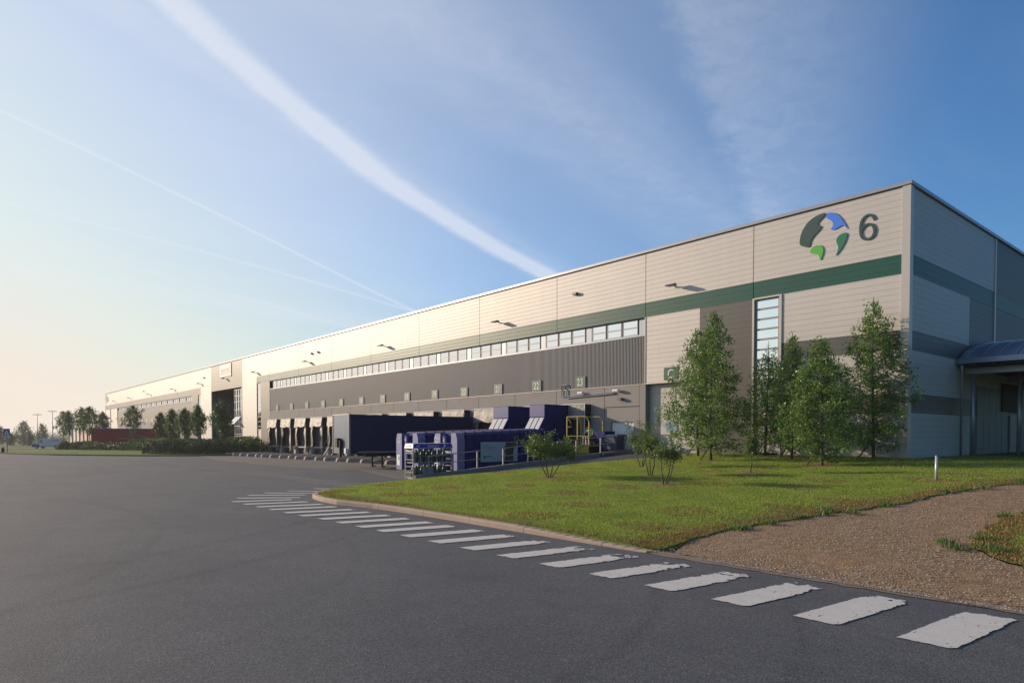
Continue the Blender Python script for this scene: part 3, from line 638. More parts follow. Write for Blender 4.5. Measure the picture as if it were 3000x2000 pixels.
# ---- dock shelters
def shelter(cx):
    y0, y1 = 29.6, YF; x0, x1 = cx-1.45, cx+1.45
    f = MB()
    f.box(x0, x0+.06, y0, y1, .95, 4.02); f.box(x1-.06, x1, y0, y1, .95, 4.02); f.box(x0+.06, x1-.06, y0, y1, 3.96, 4.02)
    s = f.build('dock_shelter', M['black'], BLD)
    MB().box(x0-.01, x1+.01, y0-.03, y0+.02, 4.021, 4.06).box(x1-.03, x1+.012, y0-.03, y0-.001, .95, 4.02).build('edge_strip', M['white'], s)
    h = MB(); n, k = 12, 5; ph = random.uniform(0, 6)
    vs = [(x0+.04+(x1-x0-.08)*i/n, y0-.02-.10*(j/k)-.03*math.sin(i*1.1+ph)*(j/k), 3.99-.92*j/k-.05*math.sin(i*.9+ph)*(j/k)) for j in range(k+1) for i in range(n+1)]
    h.add(vs, [(j*(n+1)+i, (j+1)*(n+1)+i, (j+1)*(n+1)+i+1, j*(n+1)+i+1) for j in range(k) for i in range(n)]); h.build('head_curtain', M['curtain'], s, True)
    for sgn in (-1, 1):
        q = MB(); vs = []
        for j in range(9):
            z = .97+j*.33; wd = .42+.05*math.sin(j*1.3+ph+sgn)
            xa = x0+.02 if sgn < 0 else x1-.03; xb = xa-sgn*wd*(.8+.05*j)
            vs += [(xa, y0+.01, z), (xb, y0+.03+.05*math.sin(j+ph), z)]
        q.add(vs, [(2*j, 2*j+1, 2*j+3, 2*j+2) for j in range(8)]); q.build('side_curtain', M['curtain'], s)
    d = MB()
    for i in range(6): d.box(x0+.1, x1-.1, y1-.03, y1-.005, .98+i*.49, .98+i*.49+.475)
    d.build('dock_door', mat('dock_door_grey', (.07, .075, .085), .4) if 'dockdoor' not in M else M['dockdoor'], s)
    MB().box(x0+.55, x1-.15, y0+.05, y1, .8, .94).box(x0+.55, x0+.75, y0, y0+.3, .35, .8).box(x1-.35, x1-.18, y0, y0+.3, .35, .8).build('dock_leveller', M['alu'], s)
    MB().box(x0+.5, x1-.1, y0+.3, y1-.002, 0, .8).build('pit', M['black'], s)
    MB().box(x0-.05, x0+.48, y0-.15, y1-.004, 0, .95).build('dock_pier', M['concl'], s)
    MB().box(x0+.02, x0+.3, y0-.23, y0-.151, .65, .92).build('rubber_bumper', M['black'], s)
    return s
M['dockdoor'] = mat('dock_door_grey', (.07, .075, .085), .4)
SH0 = [-79.25+4.13*k for k in range(13)]
for cx in SH0: shelter(cx)
# far docks
f = MB(); f.box(-174, -171.2, 29.6, YF-.01, .3, 3.4); far0 = f.build('dock_shelter', M['black'], BLD)
MB().box(-174, -171.2, 29.55, 29.59, 2.6, 3.45).build('head_curtain', M['curtain'], far0)
for k in range(1, 14): o = copy_tree(far0); o.location.x += 4.13*k
# number boards
def board(cx, txt, x=None):
    b = MB().box(cx-.44, cx+.44, YF-.03, YF+.02, 5.05, 5.77).build('number_board', M['signgreen'], BLD)
    t = MB(); text_mb(t, txt, .62, lambda a, c, e: (cx+a*.86, YF-.038-e, 5.2+c), .012); t.build('numeral', M['white'], b); return b
for k, X in enumerate([-78.95, -74.62, -70.39, -66.26, -62.06, -57.81, -53.75, -49.58, -45.36, -41.33, -37.21, -33.14, -29.12]): board(X, str(11+k))
b = MB().box(-22.78, -21.86, YF-.03, YF-.002, 5.15, 5.82).build('letter_board', M['signgreen'], BLD)
t = MB(); text_mb(t, 'C', .68, lambda a, c, e: (-22.32+a*.9, YF-.035-e, 5.24+c), .012); t.build('letter', M['white'], b)
for k in range(13):
    MB().box(-173+4.3*k, -172.4+4.3*k, YF+.05, YF+.099, 4.75, 5.4).build('number_board', M['white'], BLD)
# wall luminaires
def luminaire(x, z):
    m_ = MB(); w = .29
    m_.tube([(x, YF, z+.02), (x, YF-.28, z+.10)], .035, 6)
    m_.add([(x-w, YF-.68, z+.02), (x+w, YF-.68, z+.02), (x+w*.8, YF-.25, z+.04), (x-w*.8, YF-.25, z+.04), (x-w*.8, YF-.62, z+.10), (x+w*.8, YF-.62, z+.10), (x+w*.6, YF-.3, z+.19), (x-w*.6, YF-.3, z+.19)], [(0, 3, 2, 1), (4, 5, 6, 7), (0, 1, 5, 4), (1, 2, 6, 5), (2, 3, 7, 6), (3, 0, 4, 7)])
    return m_.build('wall_lamp', mat('lamp_housing', (.09, .095, .10), .4, .3) if 'lamp' not in M else M['lamp'], BLD)
M['lamp'] = mat('lamp_housing', (.09, .095, .10), .4, .3)
for x in (-22.0, -37.0, -53.3, -70.0, -86.0, -98.0, -110.2, -126.2, -144.0, -161.8, -178.9): luminaire(x, 10.05)
for x in (-29.5, -67.4, -69.0, -108.2, -149.0):
    MB().box(x-.16, x+.16, YF-.2, YF-.001, 10.84, 10.98).build('camera_box', M['lamp'], BLD)
# pipework by the last dock
mb = MB(); mb.tube([(-30.7, YF-.06, 5.3), (-30.7, YF-.06, 4.56), (-26.3, YF-.08, 4.66)], .03, 6); mb.tube([(-30.25, YF-.06, 5.3), (-30.25, YF-.06, 4.47), (-26.3, YF-.08, 4.58)], .035, 6); mb.tube([(-30.7, YF-.06, 5.3), (-30.25, YF-.06, 5.3)], .03, 6)
p = mb.build('pipe_run', M['alu'], BLD)
for x in (-28.9, -26.05): MB().box(x-.2, x+.2, YF-.32, YF-.1, 4.70, 4.80).build('spot_lamp', M['white'], BLD)
MB().box(-25.95, -25.65, YF-.25, YF-.02, 4.18, 4.30).build('camera_box', M['lamp'], BLD)
# emblem and number
EMB = {'emb_dark': [(-13.97,12.02),(-14.1,11.85),(-14.22,11.76),(-14.33,11.66),(-14.35,11.56),(-14.28,11.50),(-14.18,11.47),(-14.22,11.36),(-14.37,11.22),(-14.55,11.08),(-14.66,10.93),(-14.7,10.78),(-14.72,10.68),(-14.80,10.65),(-14.93,10.70),(-15.19,10.84),(-15.19,11.04),(-15.15,11.26),(-15.05,11.5),(-14.87,11.74),(-14.63,11.91),(-14.33,12.01)],
 'emb_blue': [(-13.96,11.97),(-13.8,11.98),(-13.6,11.9),(-13.42,11.75),(-13.27,11.53),(-13.13,11.27),(-13.05,11.06),(-13.12,11.18),(-13.2,11.26),(-13.32,11.28),(-13.49,11.21),(-13.66,11.17),(-13.79,11.22),(-13.70,11.34),(-13.67,11.45),(-13.71,11.56),(-13.84,11.67),(-13.95,11.75),(-13.99,11.86)],
 'emb_green': [(-13.06,10.92),(-13.08,10.72),(-13.14,10.55),(-13.24,10.37),(-13.38,10.17),(-13.57,10.0),(-13.47,10.2),(-13.43,10.36),(-13.46,10.48),(-13.53,10.62),(-13.51,10.78),(-13.39,10.90),(-13.22,10.95)],
 'emb_lime': [(-14.72,10.41),(-14.66,10.54),(-14.52,10.65),(-14.34,10.67),(-14.18,10.60),(-14.09,10.46),(-14.09,10.3),(-14.15,10.1),(-14.24,9.93),(-14.27,10.12),(-14.33,10.24),(-14.46,10.30),(-14.62,10.34)]}
def emblem(dx):
    e = None
    for k, P in EMB.items():
        P = [Vector(p) for p in P]; Q = []
        for i in range(len(P)):           # corner-cutting to round the outline
            a, b = P[i], P[(i+1) % len(P)]; Q += [a.lerp(b, .25), a.lerp(b, .75)]
        p_ = MB().prism([tuple(q) for q in Q], lambda a, b: (a+dx, YF-.04, b), lambda a, b: (a+dx, YF-.01, b)).build('emblem_piece' if e else 'emblem', M[k], e or BLD); e = e or p_
    SIX = [(-11.925,11.20),(-12.03,11.39),(-12.178,11.455),(-12.339,11.42),(-12.447,11.29),(-12.50,11.077),(-12.505,10.839),(-12.457,10.62),(-12.34,10.49),(-12.178,10.45),(-12.033,10.50),(-11.95,10.64),(-11.94,10.81),(-12.004,10.97),(-12.142,11.065),(-12.288,11.06),(-12.407,10.98),(-12.475,10.86)]
    P = [Vector(p) for p in SIX]; Q = []
    for i in range(len(P)-1):
        p0, p1, p2, p3 = P[max(i-1, 0)], P[i], P[i+1], P[min(i+2, len(P)-1)]
        for k in range(4):
            u = k/4; Q.append(.5*((2*p1)+(p2-p0)*u+(2*p0-5*p1+4*p2-p3)*u*u+(3*p1-p0-3*p2+p3)*u**3))
    Q.append(P[-1]); t = MB(); n = len(Q); vs = []
    for i, q in enumerate(Q):
        d = (Q[min(i+1, n-1)]-Q[max(i-1, 0)]).normalized(); nn = Vector((-d.y*.056, d.x*.050)); yy = YF-.04-.008*i/n
        vs += [(q.x+nn.x+dx, yy, q.y+nn.y), (q.x-nn.x+dx, yy, q.y-nn.y), (q.x-nn.x+dx, YF-.004, q.y-nn.y), (q.x+nn.x+dx, YF-.004, q.y+nn.y)]
    t.add(vs, [f for i in range(n-1) for f in ((4*i, 4*i+1, 4*i+5, 4*i+4), (4*i+1, 4*i+2, 4*i+6, 4*i+5), (4*i+3, 4*i, 4*i+4, 4*i+7))]+[(0, 3, 2, 1)]); t.build('numeral', M['emb_dark'], BLD)
emblem(0); emblem(-175.2)
# entrance bay of glass
gx0, gx1 = -104.78, -91.45
mb = MB(); mb.box(-104.8, -104.68, YF+.12, YF+3.6, -.1, 8.6); mb.box(gx1-.02, gx1+.1, YF+.12, YF+3.6, -.1, 8.6); mb.box(-104.68, gx1-.02, YF+.12, YF+3.6, 8.6, 8.7)
mb.build('entrance_reveal', M['grey'], BLD)
mb = MB(); mb.add([(gx0+.1, YF+3.5, 0), (gx1, YF+3.5, 0), (gx1, YF+3.5, 8.6), (gx0+.1, YF+3.5, 8.6)], [(0, 1, 2, 3)])
g = mb.build('entrance_glazing', M['glassd'], BLD)
mb = MB(); mb.add([(-95.3, YF+.35, .1), (gx1-.05, YF+.35, .1), (gx1-.05, YF+.35, 8.4), (-95.3, YF+.35, 8.4)], [(0, 1, 2, 3)]); g2 = mb.build('entrance_glazing', M['glass'], BLD)
mb = MB()
for i in range(12): x = gx0+.2+i*1.15; mb.box(x, x+.10, YF+3.36, YF+3.48, 0, 8.6)
for j in range(9): mb.box(gx0+.1, gx1, YF+3.34, YF+3.46, .9*j+.3, .9*j+.42)
mb.build('mullion', M['alu'], g)
mb = MB()
for i in range(5): x = -95.3+i*.95; mb.box(x, x+.06, YF+.25, YF+.34, .1, 8.4)
for z in (.1, 1.2, 2.3, 3.4, 4.5, 5.6, 6.7, 7.5, 8.34): mb.box(-95.3, gx1-.05, YF+.24, YF+.33, z, z+.07)
mb.build('mullion', M['alu'], g2)
for z in (3.6, 1.0):
    mb = MB(); mb.add([(-94.6, YF+.2, z+1.1), (-92.4, YF+.2, z+1.1), (-92.4, YF-.75, z+.1), (-94.6, YF-.75, z+.1)], [(0, 3, 2, 1)])
    for x in (-94.6, -93.5, -92.45): mb.add([(x, YF+.19, z+1.12), (x+.07, YF+.19, z+1.12), (x+.07, YF-.78, z+.1), (x, YF-.78, z+.1)], [(0, 3, 2, 1)])
    mb.build('open_window', M['white'], g2)
# wall sign above the entrance
b = MB().box(-100.5, -95.45, YF-.08, YF-.001, 10.35, 12.12).build('company_board', mat('board_white', (.62, .58, .54), .4), BLD)
t = MB(); text_mb(t, 'nostel', 1.35, lambda a, c, q: (-97.97+a*1.12, YF-.09-q, 11.05+c*.75), .01); t.build('lettering', mat('pale_grey_letters', (.33, .32, .32), .5), b)
MB().box(-100.1, -95.8, YF-.09, YF-.081, 10.82, 10.90).build('red_line', M['red'], b)
MB().box(-98.9, -96.8, YF-.09, YF-.081, 10.55, 10.63).build('grey_line', M['frame'], b)

# ------------------------------------------------------------ entrance canopy on the side wall
CAN = thing('entrance_canopy', (-5, 42, 1.1), 'barrel-roofed metal canopy on grey columns against the shaded side wall', 'canopy')
prof = [(35.95, 5.63), (36.5, 5.93), (37.3, 6.25), (38.2, 6.45), (39.2, 6.62), (40.7, 6.80), (42.5, 6.93), (44.5, 6.98), (46.5, 6.93), (48.3, 6.8), (49.8, 6.62), (51.7, 6.25), (53.05, 5.63)]
mb = MB(); xa, xb = -10.5, 7.0
vs = [(x, y, z) for (y, z) in prof for x in (xa, xb)]; n = len(prof); mb.add(vs, [(2*i, 2*i+1, 2*i+3, 2*i+2) for i in range(n-1)])
vs = [(x, y, z-.12) for (y, z) in prof for x in (xa, xb)]; mb.add(vs, [(2*i, 2*i+2, 2*i+3, 2*i+1) for i in range(n-1)])
rs = mb.build('roof_sheet', M['canopy'], CAN, True)
mb = MB(); x = xa+.3
while x < xb:
    vs = []
    for y, z in prof: vs += [(x, y, z+.01), (x+.05, y, z+.01), (x+.05, y, z+.06), (x, y, z+.06)]
    mb.add(vs, [f for i in range(n-1) for f in ((4*i+3, 4*i+2, 4*i+6, 4*i+7), (4*i+1, 4*i+5, 4*i+6, 4*i+2), (4*i, 4*i+3, 4*i+7, 4*i+4))]); x += .62
mb.build('standing_seam', mat('seam_metal', (.34, .37, .45), .35, .6), rs)
MB().box(xa, xb, 35.86, 35.95, 5.42, 5.66).build('fascia', M['canopy'], CAN)
MB().box(xa, xb, 35.95, 53, 5.30, 5.36).build('soffit', M['black'], CAN)
mb = MB()
for y in (37, 44, 52): mb.box(xa, xb, y-.12, y+.12, 5.0, 5.295)
mb.build('beam', M['coping'], CAN)
for x in (-10.15, -3.4, 2.5):
    for y in (36.9, 52): MB().tube([(x, y, 1.0), (x, y, 5.0)], .10, 12).build('column', M['coping'], CAN, True)
for x in (-8.75,):
    MB().tube([(x, 38.6, 1.0), (x, 38.6, 5.0)], .09, 12).build('column', M['coping'], CAN, True)
MB().tube([(-10.35, 35.95, 5.4), (-10.35, 36.0, 5.1), (-10.45, 36.3, 4.4), (-10.45, 36.3, 1.1)], .05, 8).build('downpipe', M['coping'], CAN, True)
mb = MB()
for i in range(5): mb.box(XS+.01, XS+.06, 39.0+i*1.05, 39.0+i*1.05+1.0, 1.0, 4.55)
mb.build('panelled_screen', mat('screen_panel', (.16, .17, .18), .5), CAN)
MB().box(XS+.01, XS+.10, 44.6, 46.4, 1.0, 3.2).build('door', mat('grey_door', (.20, .21, .23), .45), CAN)
MB().box(XS+.07, XS+.13, 43.0, 46.8, 3.4, 4.9).build('dark_panel', M['black'], CAN)

# ------------------------------------------------------------ foliage
def quads(name, C, S, matl, parent=None, tint=None, flat=0., aspect=.62, droop=0., seed=1):
    """one small rhombic leaf per centre; a darker-to-lighter leaf colour per leaf"""
    g = np.random.default_rng(seed); n = len(C)
    a = g.normal(size=(n, 3)); a[:, 2] -= droop; a /= np.linalg.norm(a, axis=1)[:, None]
    b = g.normal(size=(n, 3)); b[:, 2] += flat; b = np.cross(a, b); b /= np.linalg.norm(b, axis=1)[:, None]+1e-9
    S = np.broadcast_to(S, (n,))[:, None]; off = np.zeros(3); p = parent
    while p is not None: off += np.array(p.location); p = p.parent
    C = C-off; nn = np.cross(a, b)
    V = np.stack([C-a*S, C+b*S*aspect+nn*S*.15, C+a*S, C-b*S*aspect+nn*S*.15], 1).reshape(-1, 3).astype(np.float32)
    me = bpy.data.meshes.new(name); me.vertices.add(4*n); me.vertices.foreach_set('co', V.ravel())
    me.loops.add(4*n); me.loops.foreach_set('vertex_index', np.arange(4*n, dtype=np.int32))
    me.polygons.add(n); me.polygons.foreach_set('loop_start', np.arange(0, 4*n, 4, dtype=np.int32)); me.polygons.foreach_set('loop_total', np.full(n, 4, dtype=np.int32))
    me.update(calc_edges=True)
    if tint is None: tint = g.random(n)
    at = me.attributes.new('tint', 'FLOAT', 'FACE'); at.data.foreach_set('value', tint.astype(np.float32))
    me.materials.append(matl); o = bpy.data.objects.new(name, me); COL.objects.link(o); o.parent = parent; return o

def tree(name, label, group, loc, H, rad, seed, nleaf, leaf, lm, bark, clear=.08, profile='cone', trunk=.055, stake=None, cat='tree', lean=(0, 0), nb=60, sparse_top=0, clump=.16, cluster=14):
    g = np.random.default_rng(seed); T = thing(name, loc, label, cat, group)
    L = Vector(loc); tk = MB(); m = 9; P = []
    for i in range(m+1):
        t = i/m; P.append(L+Vector((lean[0]*t+.05*math.sin(seed+3*t), lean[1]*t+.05*math.cos(seed*2+4*t), H*.97*t-.05)))
    tk.tube(P, [trunk*(1-.9*i/m)+.004 for i in range(m+1)], 7)
    def ax(t):
        k = min(m-1e-6, t*m); i = int(k); return P[i].lerp(P[i+1], k-i)
    C = []
    for k in range(nb):
        t = clear+(1-clear)*((k+.5)/nb)**.9; s = (t-clear)/(1-clear)
        if profile == 'cone': r = rad*min(1, (s+.12)/.28)*(1-s)**.62*1.08
        elif profile == 'egg': r = rad*(math.sin(math.pi*min(1, (s+.06)/1.06)**.72))**.75
        elif profile == 'spread': r = rad*(.35+.65*math.sin(math.pi*min(1., s*.9+.1)))
        else: r = rad
        r *= g.uniform(.62, 1.15)+.0; r = max(r, .10)
        an = k*2.399+g.uniform(-.5, .5); o = ax(t*.97); rise = g.uniform(.25, .7)*(.6 if profile == 'cone' else 1.)
        e = o+Vector((math.cos(an)*r, math.sin(an)*r, r*rise-(.12*r*r if profile == 'cone' else 0)))
        mid = o.lerp(e, .5)+Vector((0, 0, .10*r)); tk.tube([o, mid, e], [.018*(1-t*.7)+.004, .011, .003], 4, False)
        q = max(2, int(nleaf/nb*(r/rad+.15)*1.25/cluster)); q = int(q*(1-.55*(s > .86)*sparse_top))
        for j in range(q):
            u = g.uniform(.12, 1.04)**.75; c = np.array(o.lerp(mid, u*2) if u < .5 else mid.lerp(e, u*2-1))
            c = c+g.normal(size=3)*np.array([.6, .6, .5])*clump*(.5+r/rad)
            C.append(c+g.normal(size=(cluster, 3))*np.array([.42, .42, .62])*clump)
    tk.build('trunk', bark, T, True)
    C = np.concatenate(C); tint = np.repeat(g.random(len(C)//cluster), cluster)[:len(C)]*.55+g.random(len(C))*.45
    quads('crown', C, g.uniform(.7, 1.25, len(C))*leaf, lm, T, tint, seed=seed, droop=.4)
    if stake == 'lean':
        MB().tube([L+Vector((-.55, -.1, -.02)), L+Vector((-.08, 0, .72))], .035, 6).build('stake', M['wood'], T)
    if stake == 'guard':
        for a in (-.42, .42):
            MB().tube([L+Vector((a, 0, 0)), L+Vector((a, 0, 1.25))], .045, 6).build('stake', M['wood'], T)
        MB().cbox(L+Vector((0, 0, 1.22)), .95, .06, .10).build('tie_bar', M['wood'], T)
    return T
def bump_bed(name, label, group, outline, hf, base, n, leaf, lm, seed, cat='shrub', flat=.6):
    """low dense planting: leaves spread through the upper layer of a mound"""
    g = np.random.default_rng(seed); xs = [p[0] for p in outline]; ys = [p[1] for p in outline]; N_ = len(outline)
    X = g.uniform(min(xs), max(xs), n*3); Y = g.uniform(min(ys), max(ys), n*3); ins = np.zeros(len(X), bool); j = N_-1
    for i in range(N_):
        (xi, yi), (xj, yj) = outline[i], outline[j]
        ins ^= ((yi > Y) != (yj > Y)) & (X < (xj-xi)*(Y-yi)/(yj-yi+1e-12)+xi); j = i
    X, Y = X[ins][:n], Y[ins][:n]
    d = np.full(len(X), 1e9); P = np.array(outline)
    for i in range(N_):
        a, b = P[i-1], P[i]; ab = b-a; t = np.clip(((X-a[0])*ab[0]+(Y-a[1])*ab[1])/(ab@ab), 0, 1); d = np.minimum(d, np.hypot(X-a[0]-t*ab[0], Y-a[1]-t*ab[1]))
    top = hf(X, Y)*np.sqrt(np.clip(d/.7, 0, 1)); u = g.random(len(X))**.45
    Z = top*u+g.normal(size=len(X))*.05
    cx, cy = float(np.mean(xs)), float(np.mean(ys)); z0 = base
    T = thing(name, (cx, cy, z0), label, cat, group)
    C = np.stack([X+g.normal(size=len(X))*.05, Y+g.normal(size=len(X))*.05, z0+np.clip(Z, .02, None)], 1)
    tint = np.clip(g.random(len(X))*.6+.4*(np.sin(X*1.7)*np.sin(Y*2.3)*.5+.5), 0, 1)
    quads('foliage', C, g.uniform(.7, 1.3, len(X))*leaf, lm, T, tint, seed=seed, flat=flat)
    m_ = MB()
    for k in range(18):
        i = int(g.integers(len(X))); m_.tube([(X[i], Y[i], z0-.02), (X[i]+g.normal()*.1, Y[i]+g.normal()*.1, z0+max(.1, float(top[i])*.7))], .02, 4)
    m_.build('stem', M['bark'], T); return T

BG = 'young birches on the lawn'
def Lz(x, y): return lz(x, y)-.02
birches = [
 ('slim young birch behind and left of the tallest birch, nearest the loading door', -19.22, 28.07, 6.2, 1.75, 9500, 3, 'lean', 0),
 ('tall full young birch in front of the dark grey wall panel', -17.18, 26.2, 7.0, 1.65, 13000, 4, 'lean', .6),
 ('thin sparse-topped young birch in front of the tall corner window', -16.37, 29.45, 5.6, 1.15, 5200, 5, 'lean', 1),
 ('narrow young birch just right of the tall window', -14.45, 28.1, 5.7, 1.25, 7500, 6, 'lean', .5),
 ('bushy young birch standing nearest the road, low crown touching the grass', -12.05, 25.75, 5.1, 1.45, 11500, 8, 'lean', .4),
 ('tall young birch by the building corner with a slanting stake', -11.58, 29.3, 6.9, 1.65, 11500, 9, 'lean', .8)]
for lb, x, y, H, r, nl, sd_, stk, sp_ in birches:
    tree('birch_tree', lb, BG, (x, y, Lz(x, y)), H, r*1.2, sd_, int(nl*1.5), .047, M['leaf_birch'], M['birch'], .05 if sd_ != 5 else .1, 'cone', .065, stk, nb=78, sparse_top=sp_, clump=.17)
SG = 'small multi-stemmed shrubs on the lawn'
def shrub(label, x, y, H, r, sd_, stems, nl, crown0=.5, pale=True):
    g = np.random.default_rng(sd_); z = Lz(x, y); T = thing('lawn_shrub', (x, y, z), label, 'shrub', SG); tk = MB(); C = []
    for k in range(stems):
        an = 2*math.pi*k/stems+g.uniform(-.4, .4); sp = r*g.uniform(.35, .75) if stems > 1 else .05
        e = Vector((x+math.cos(an)*sp, y+math.sin(an)*sp, z+H*crown0*g.uniform(.95, 1.15))); b = Vector((x+math.cos(an)*.05, y+math.sin(an)*.05, z-.03))
        mid = b.lerp(e, .5)+Vector((math.cos(an)*.05, math.sin(an)*.05, 0)); tk.tube([b, mid, e], [.022, .017, .012], 6)
        for q in range(int(15/stems)+4):
            a2 = g.uniform(0, 6.28); rr = r*g.uniform(.25, .8); f = e+Vector((math.cos(a2)*rr, math.sin(a2)*rr, H*g.uniform(-.12, 1-crown0)*(1.1-.5*rr/r)))
            tk.tube([e, e.lerp(f, .5)+Vector((0, 0, .05)), f], [.010, .007, .003], 4, False)
            for w in range(max(2, int(nl*1.25/stems/((15/stems)+4)/16))):
                c = np.array(e.lerp(f, g.uniform(.3, 1.05)))+g.normal(size=3)*.07; C.append(c+g.normal(size=(16, 3))*np.array([.085, .085, .07]))
    tk.build('stem', M['bark'], T, True); C = np.concatenate(C); quads('crown', C, g.uniform(.7, 1.3, len(C))*.038, M['leaf_shrub'], T, np.repeat(g.random(len(C)//16), 16)*.6+g.random(len(C))*.4, seed=sd_)
shrub('single-stemmed sapling with a thin bent trunk in front of the birches', -12.89, 22, 1.7, .42, 21, 1, 900, .45)
shrub('upright three-stemmed shrub, middle of the three near the ramp head', -15.56, 19.8, 1.5, .52, 22, 3, 1500, .6)
shrub('leaning shrub with thin stems in a red soil ring, nearest the birches in front row', -13.33, 17.68, 1.4, .55, 23, 4, 1400, .62)
shrub('loose tall shrub at the ramp edge in front of the loading door', -18.07, 22.42, 1.95, .62, 24, 3, 1300, .5)
shrub('wide spreading shrub standing alone in front of the ramp railing', -18.44, 17.41, 1.85, .98, 25, 5, 3600, .5)
# avenue trees of the far left
AG = 'young clipped trees standing among the hedges'
def avenue(px, s, ztop, rad, label, sd_, pale=False, guard=None, clear=.34, base=None):
    p = at_s(px, s); z = tz(p.x, p.y)+.1 if base is None else base; rad *= .84
    tree('avenue_tree', label, AG, (p.x, p.y, z), ztop-z, rad, sd_, 4600, .085, M['leaf_light'] if pale else M['leaf_dark'], M['bark'], clear, 'egg', .075, guard, nb=60, clump=.22, cluster=12)
avenue(649, 76, 6.3, 1.35, 'dark egg-shaped tree in front of the glass entrance', 31)
avenue(580, 83.6, 6.1, 1.35, 'open-crowned tree just left of the entrance bay edge', 32, False, 'guard')
avenue(541, 88, 5.9, 1.25, 'pale green tree, third to the left of the glass entrance', 33, True, 'guard')
avenue(506, 93, 6.1, 1.2, 'narrow dark tree before the right end of the far grey dock wall', 34)
avenue(472, 98, 5.7, 1.15, 'small dark tree just beside the white cab end of the red trailer', 35)
avenue(391, 103, 7.0, 1.95, 'broad tree between two guard posts in front of the red trailer', 36, False, 'guard', .36)
avenue(302, 112, 6.4, 1.35, 'small tree at the far corner of the warehouse', 37)
avenue(263, 103, 6.8, 2.0, 'big dark tree before the front end of the red trailer', 38, clear=.33)
avenue(239, 116, 7.4, 1.35, 'thin-topped tree just behind the big dark tree', 39)
avenue(203, 125, 7.1, 1.35, 'twin-looking tree, right one of the far left pair', 40)
avenue(187, 130, 7.2, 1.7, 'leaning open tree, leftmost of the avenue above the white van', 41)
FG = 'distant trees beyond the side road'
def fartree(px, s, H, rad, label, sd_, n=3000):
    p = at_s(px, s); z = tz(p.x, p.y); tree('distant_tree', label, FG, (p.x, p.y, z), H, rad, sd_, n, .17, M['leaf_far'], M['bark'], .05, 'cone', .12, None, nb=60, clump=.5, cluster=12)
fartree(70, 218, 7.9, 3.3, 'broad bushy tree beyond the side road, left of the lamp masts', 51, 4200)
fartree(125, 225, 7.2, 2.4, 'darker bushy tree beyond the side road, behind the nearer lamp mast', 52)
fartree(3, 232, 6.0, 2.2, 'tree cut by the left edge of the picture, behind the blue sign', 53)
fartree(33, 210, 3.4, 1.2, 'small young tree just right of the blue sign', 54, 900)
fartree(88, 205, 3.6, 1.4, 'low bush at the foot of the broad bushy tree', 55, 1200)
# hedges and beds
def foot(px, y): # ground point below a picture point of the photograph, used once to lay out the beds
    k = (px-1500)/1964; q = (1326-y)/1964; d = fw+rt*k+up*q; t = -CAMH/d.z; return (d.x*t, d.y*t)
bump_bed('juniper_bed', 'wide dark spreading juniper mass beside the dock yard', None, [(-85.5, 17.2), (-82, 16.3), (-79.2, 17.3), (-76.2, 19.8), (-75.2, 22.4), (-76.6, 25.0), (-80.2, 28.0), (-83, 29.2), (-90, 28.5), (-91, 22.5), (-88, 19.0)], lambda x, y: 1.25+.35*np.sin(x*1.1)*np.sin(y*.9)+.2*np.sin(x*2.7+y), .1, 30000, .085, M['leaf_jun'], 61)
bump_bed('laurel_hedge', 'fresh green laurel clump between the dark bed and the first dock', None, [(-80.2, 25.0), (-78.2, 26.4), (-79.2, 29.0), (-82.4, 29.9), (-90, 29.9), (-90, 27.2), (-84, 25.2)], lambda x, y: 1.75+.2*np.sin(x*3), .1, 6500, .09, M['leaf_shrub'], 62)
HG = 'clipped hedges and bushes of the far left beds'
bump_bed('clipped_hedge', 'long low clipped dark hedge in front of the red trailer', HG, [(-112.0, 15.3), (-111.0, 14.0), (-103.8, 18.4), (-98.0, 20.8), (-98.6, 22.4), (-105, 19.8)], lambda x, y: 1.15+0*x, .05, 6500, .09, M['leaf_dark'], 63)
bump_bed('hedge_strip', 'pale green flat-topped hedge strip behind the dark juniper mass', HG, [(-112, 19.4), (-88.6, 24.6), (-88.6, 27.6), (-112, 22.6)], lambda x, y: 1.55+.1*np.sin(x*2), .1, 9000, .10, M['leaf_shrub'], 64)
for i, (px, s, r, h, key, lb) in enumerate([(190, 100, 1.1, 1.25, 'leaf_pale', 'pale yellowish bush beside the rear of the white van'), (212, 102, .75, 1.15, 'leaf_dark', 'small dark bush between two pale bushes'), (228, 99, 1.15, 1.2, 'leaf_pale', 'pale bush just left of the big dark tree trunk'), (254, 101, 1.3, 1.3, 'leaf_dark', 'round dark bush at the foot of the big dark tree'), (284, 104, 1.0, 1.15, 'leaf_shrub', 'mid-green bush at the left end of the clipped hedge')]):
    p = at_s(px, s); c = (p.x, p.y)
    bump_bed('round_bush', lb, HG, [(c[0]+r*math.cos(a*.7854)*1.15, c[1]+r*math.sin(a*.7854)) for a in range(8)], lambda x, y, h=h: h+0*x, .05, 1800, .085, M[key], 70+i)
# far wood as one mass along the horizon
g = np.random.default_rng(80); C = []
for i in range(900):
    px = g.uniform(-900, 420); s = g.uniform(560, 700); p = at_s(px, s); h = g.uniform(2.5, 7.5) if px > 20 else g.uniform(4, 9)
    C.append(np.array([p.x, p.y, -.9])+np.abs(g.normal(size=(26, 3)))*np.array([0, 0, h*.55])+g.normal(size=(26, 3))*np.array([4, 4, .3]))
tag(quads('distant_wood', np.concatenate(C), .6, M['leaf_far'], seed=80), 'low bluish line of woodland on the horizon at the far left', 'woodland', kind='stuff')

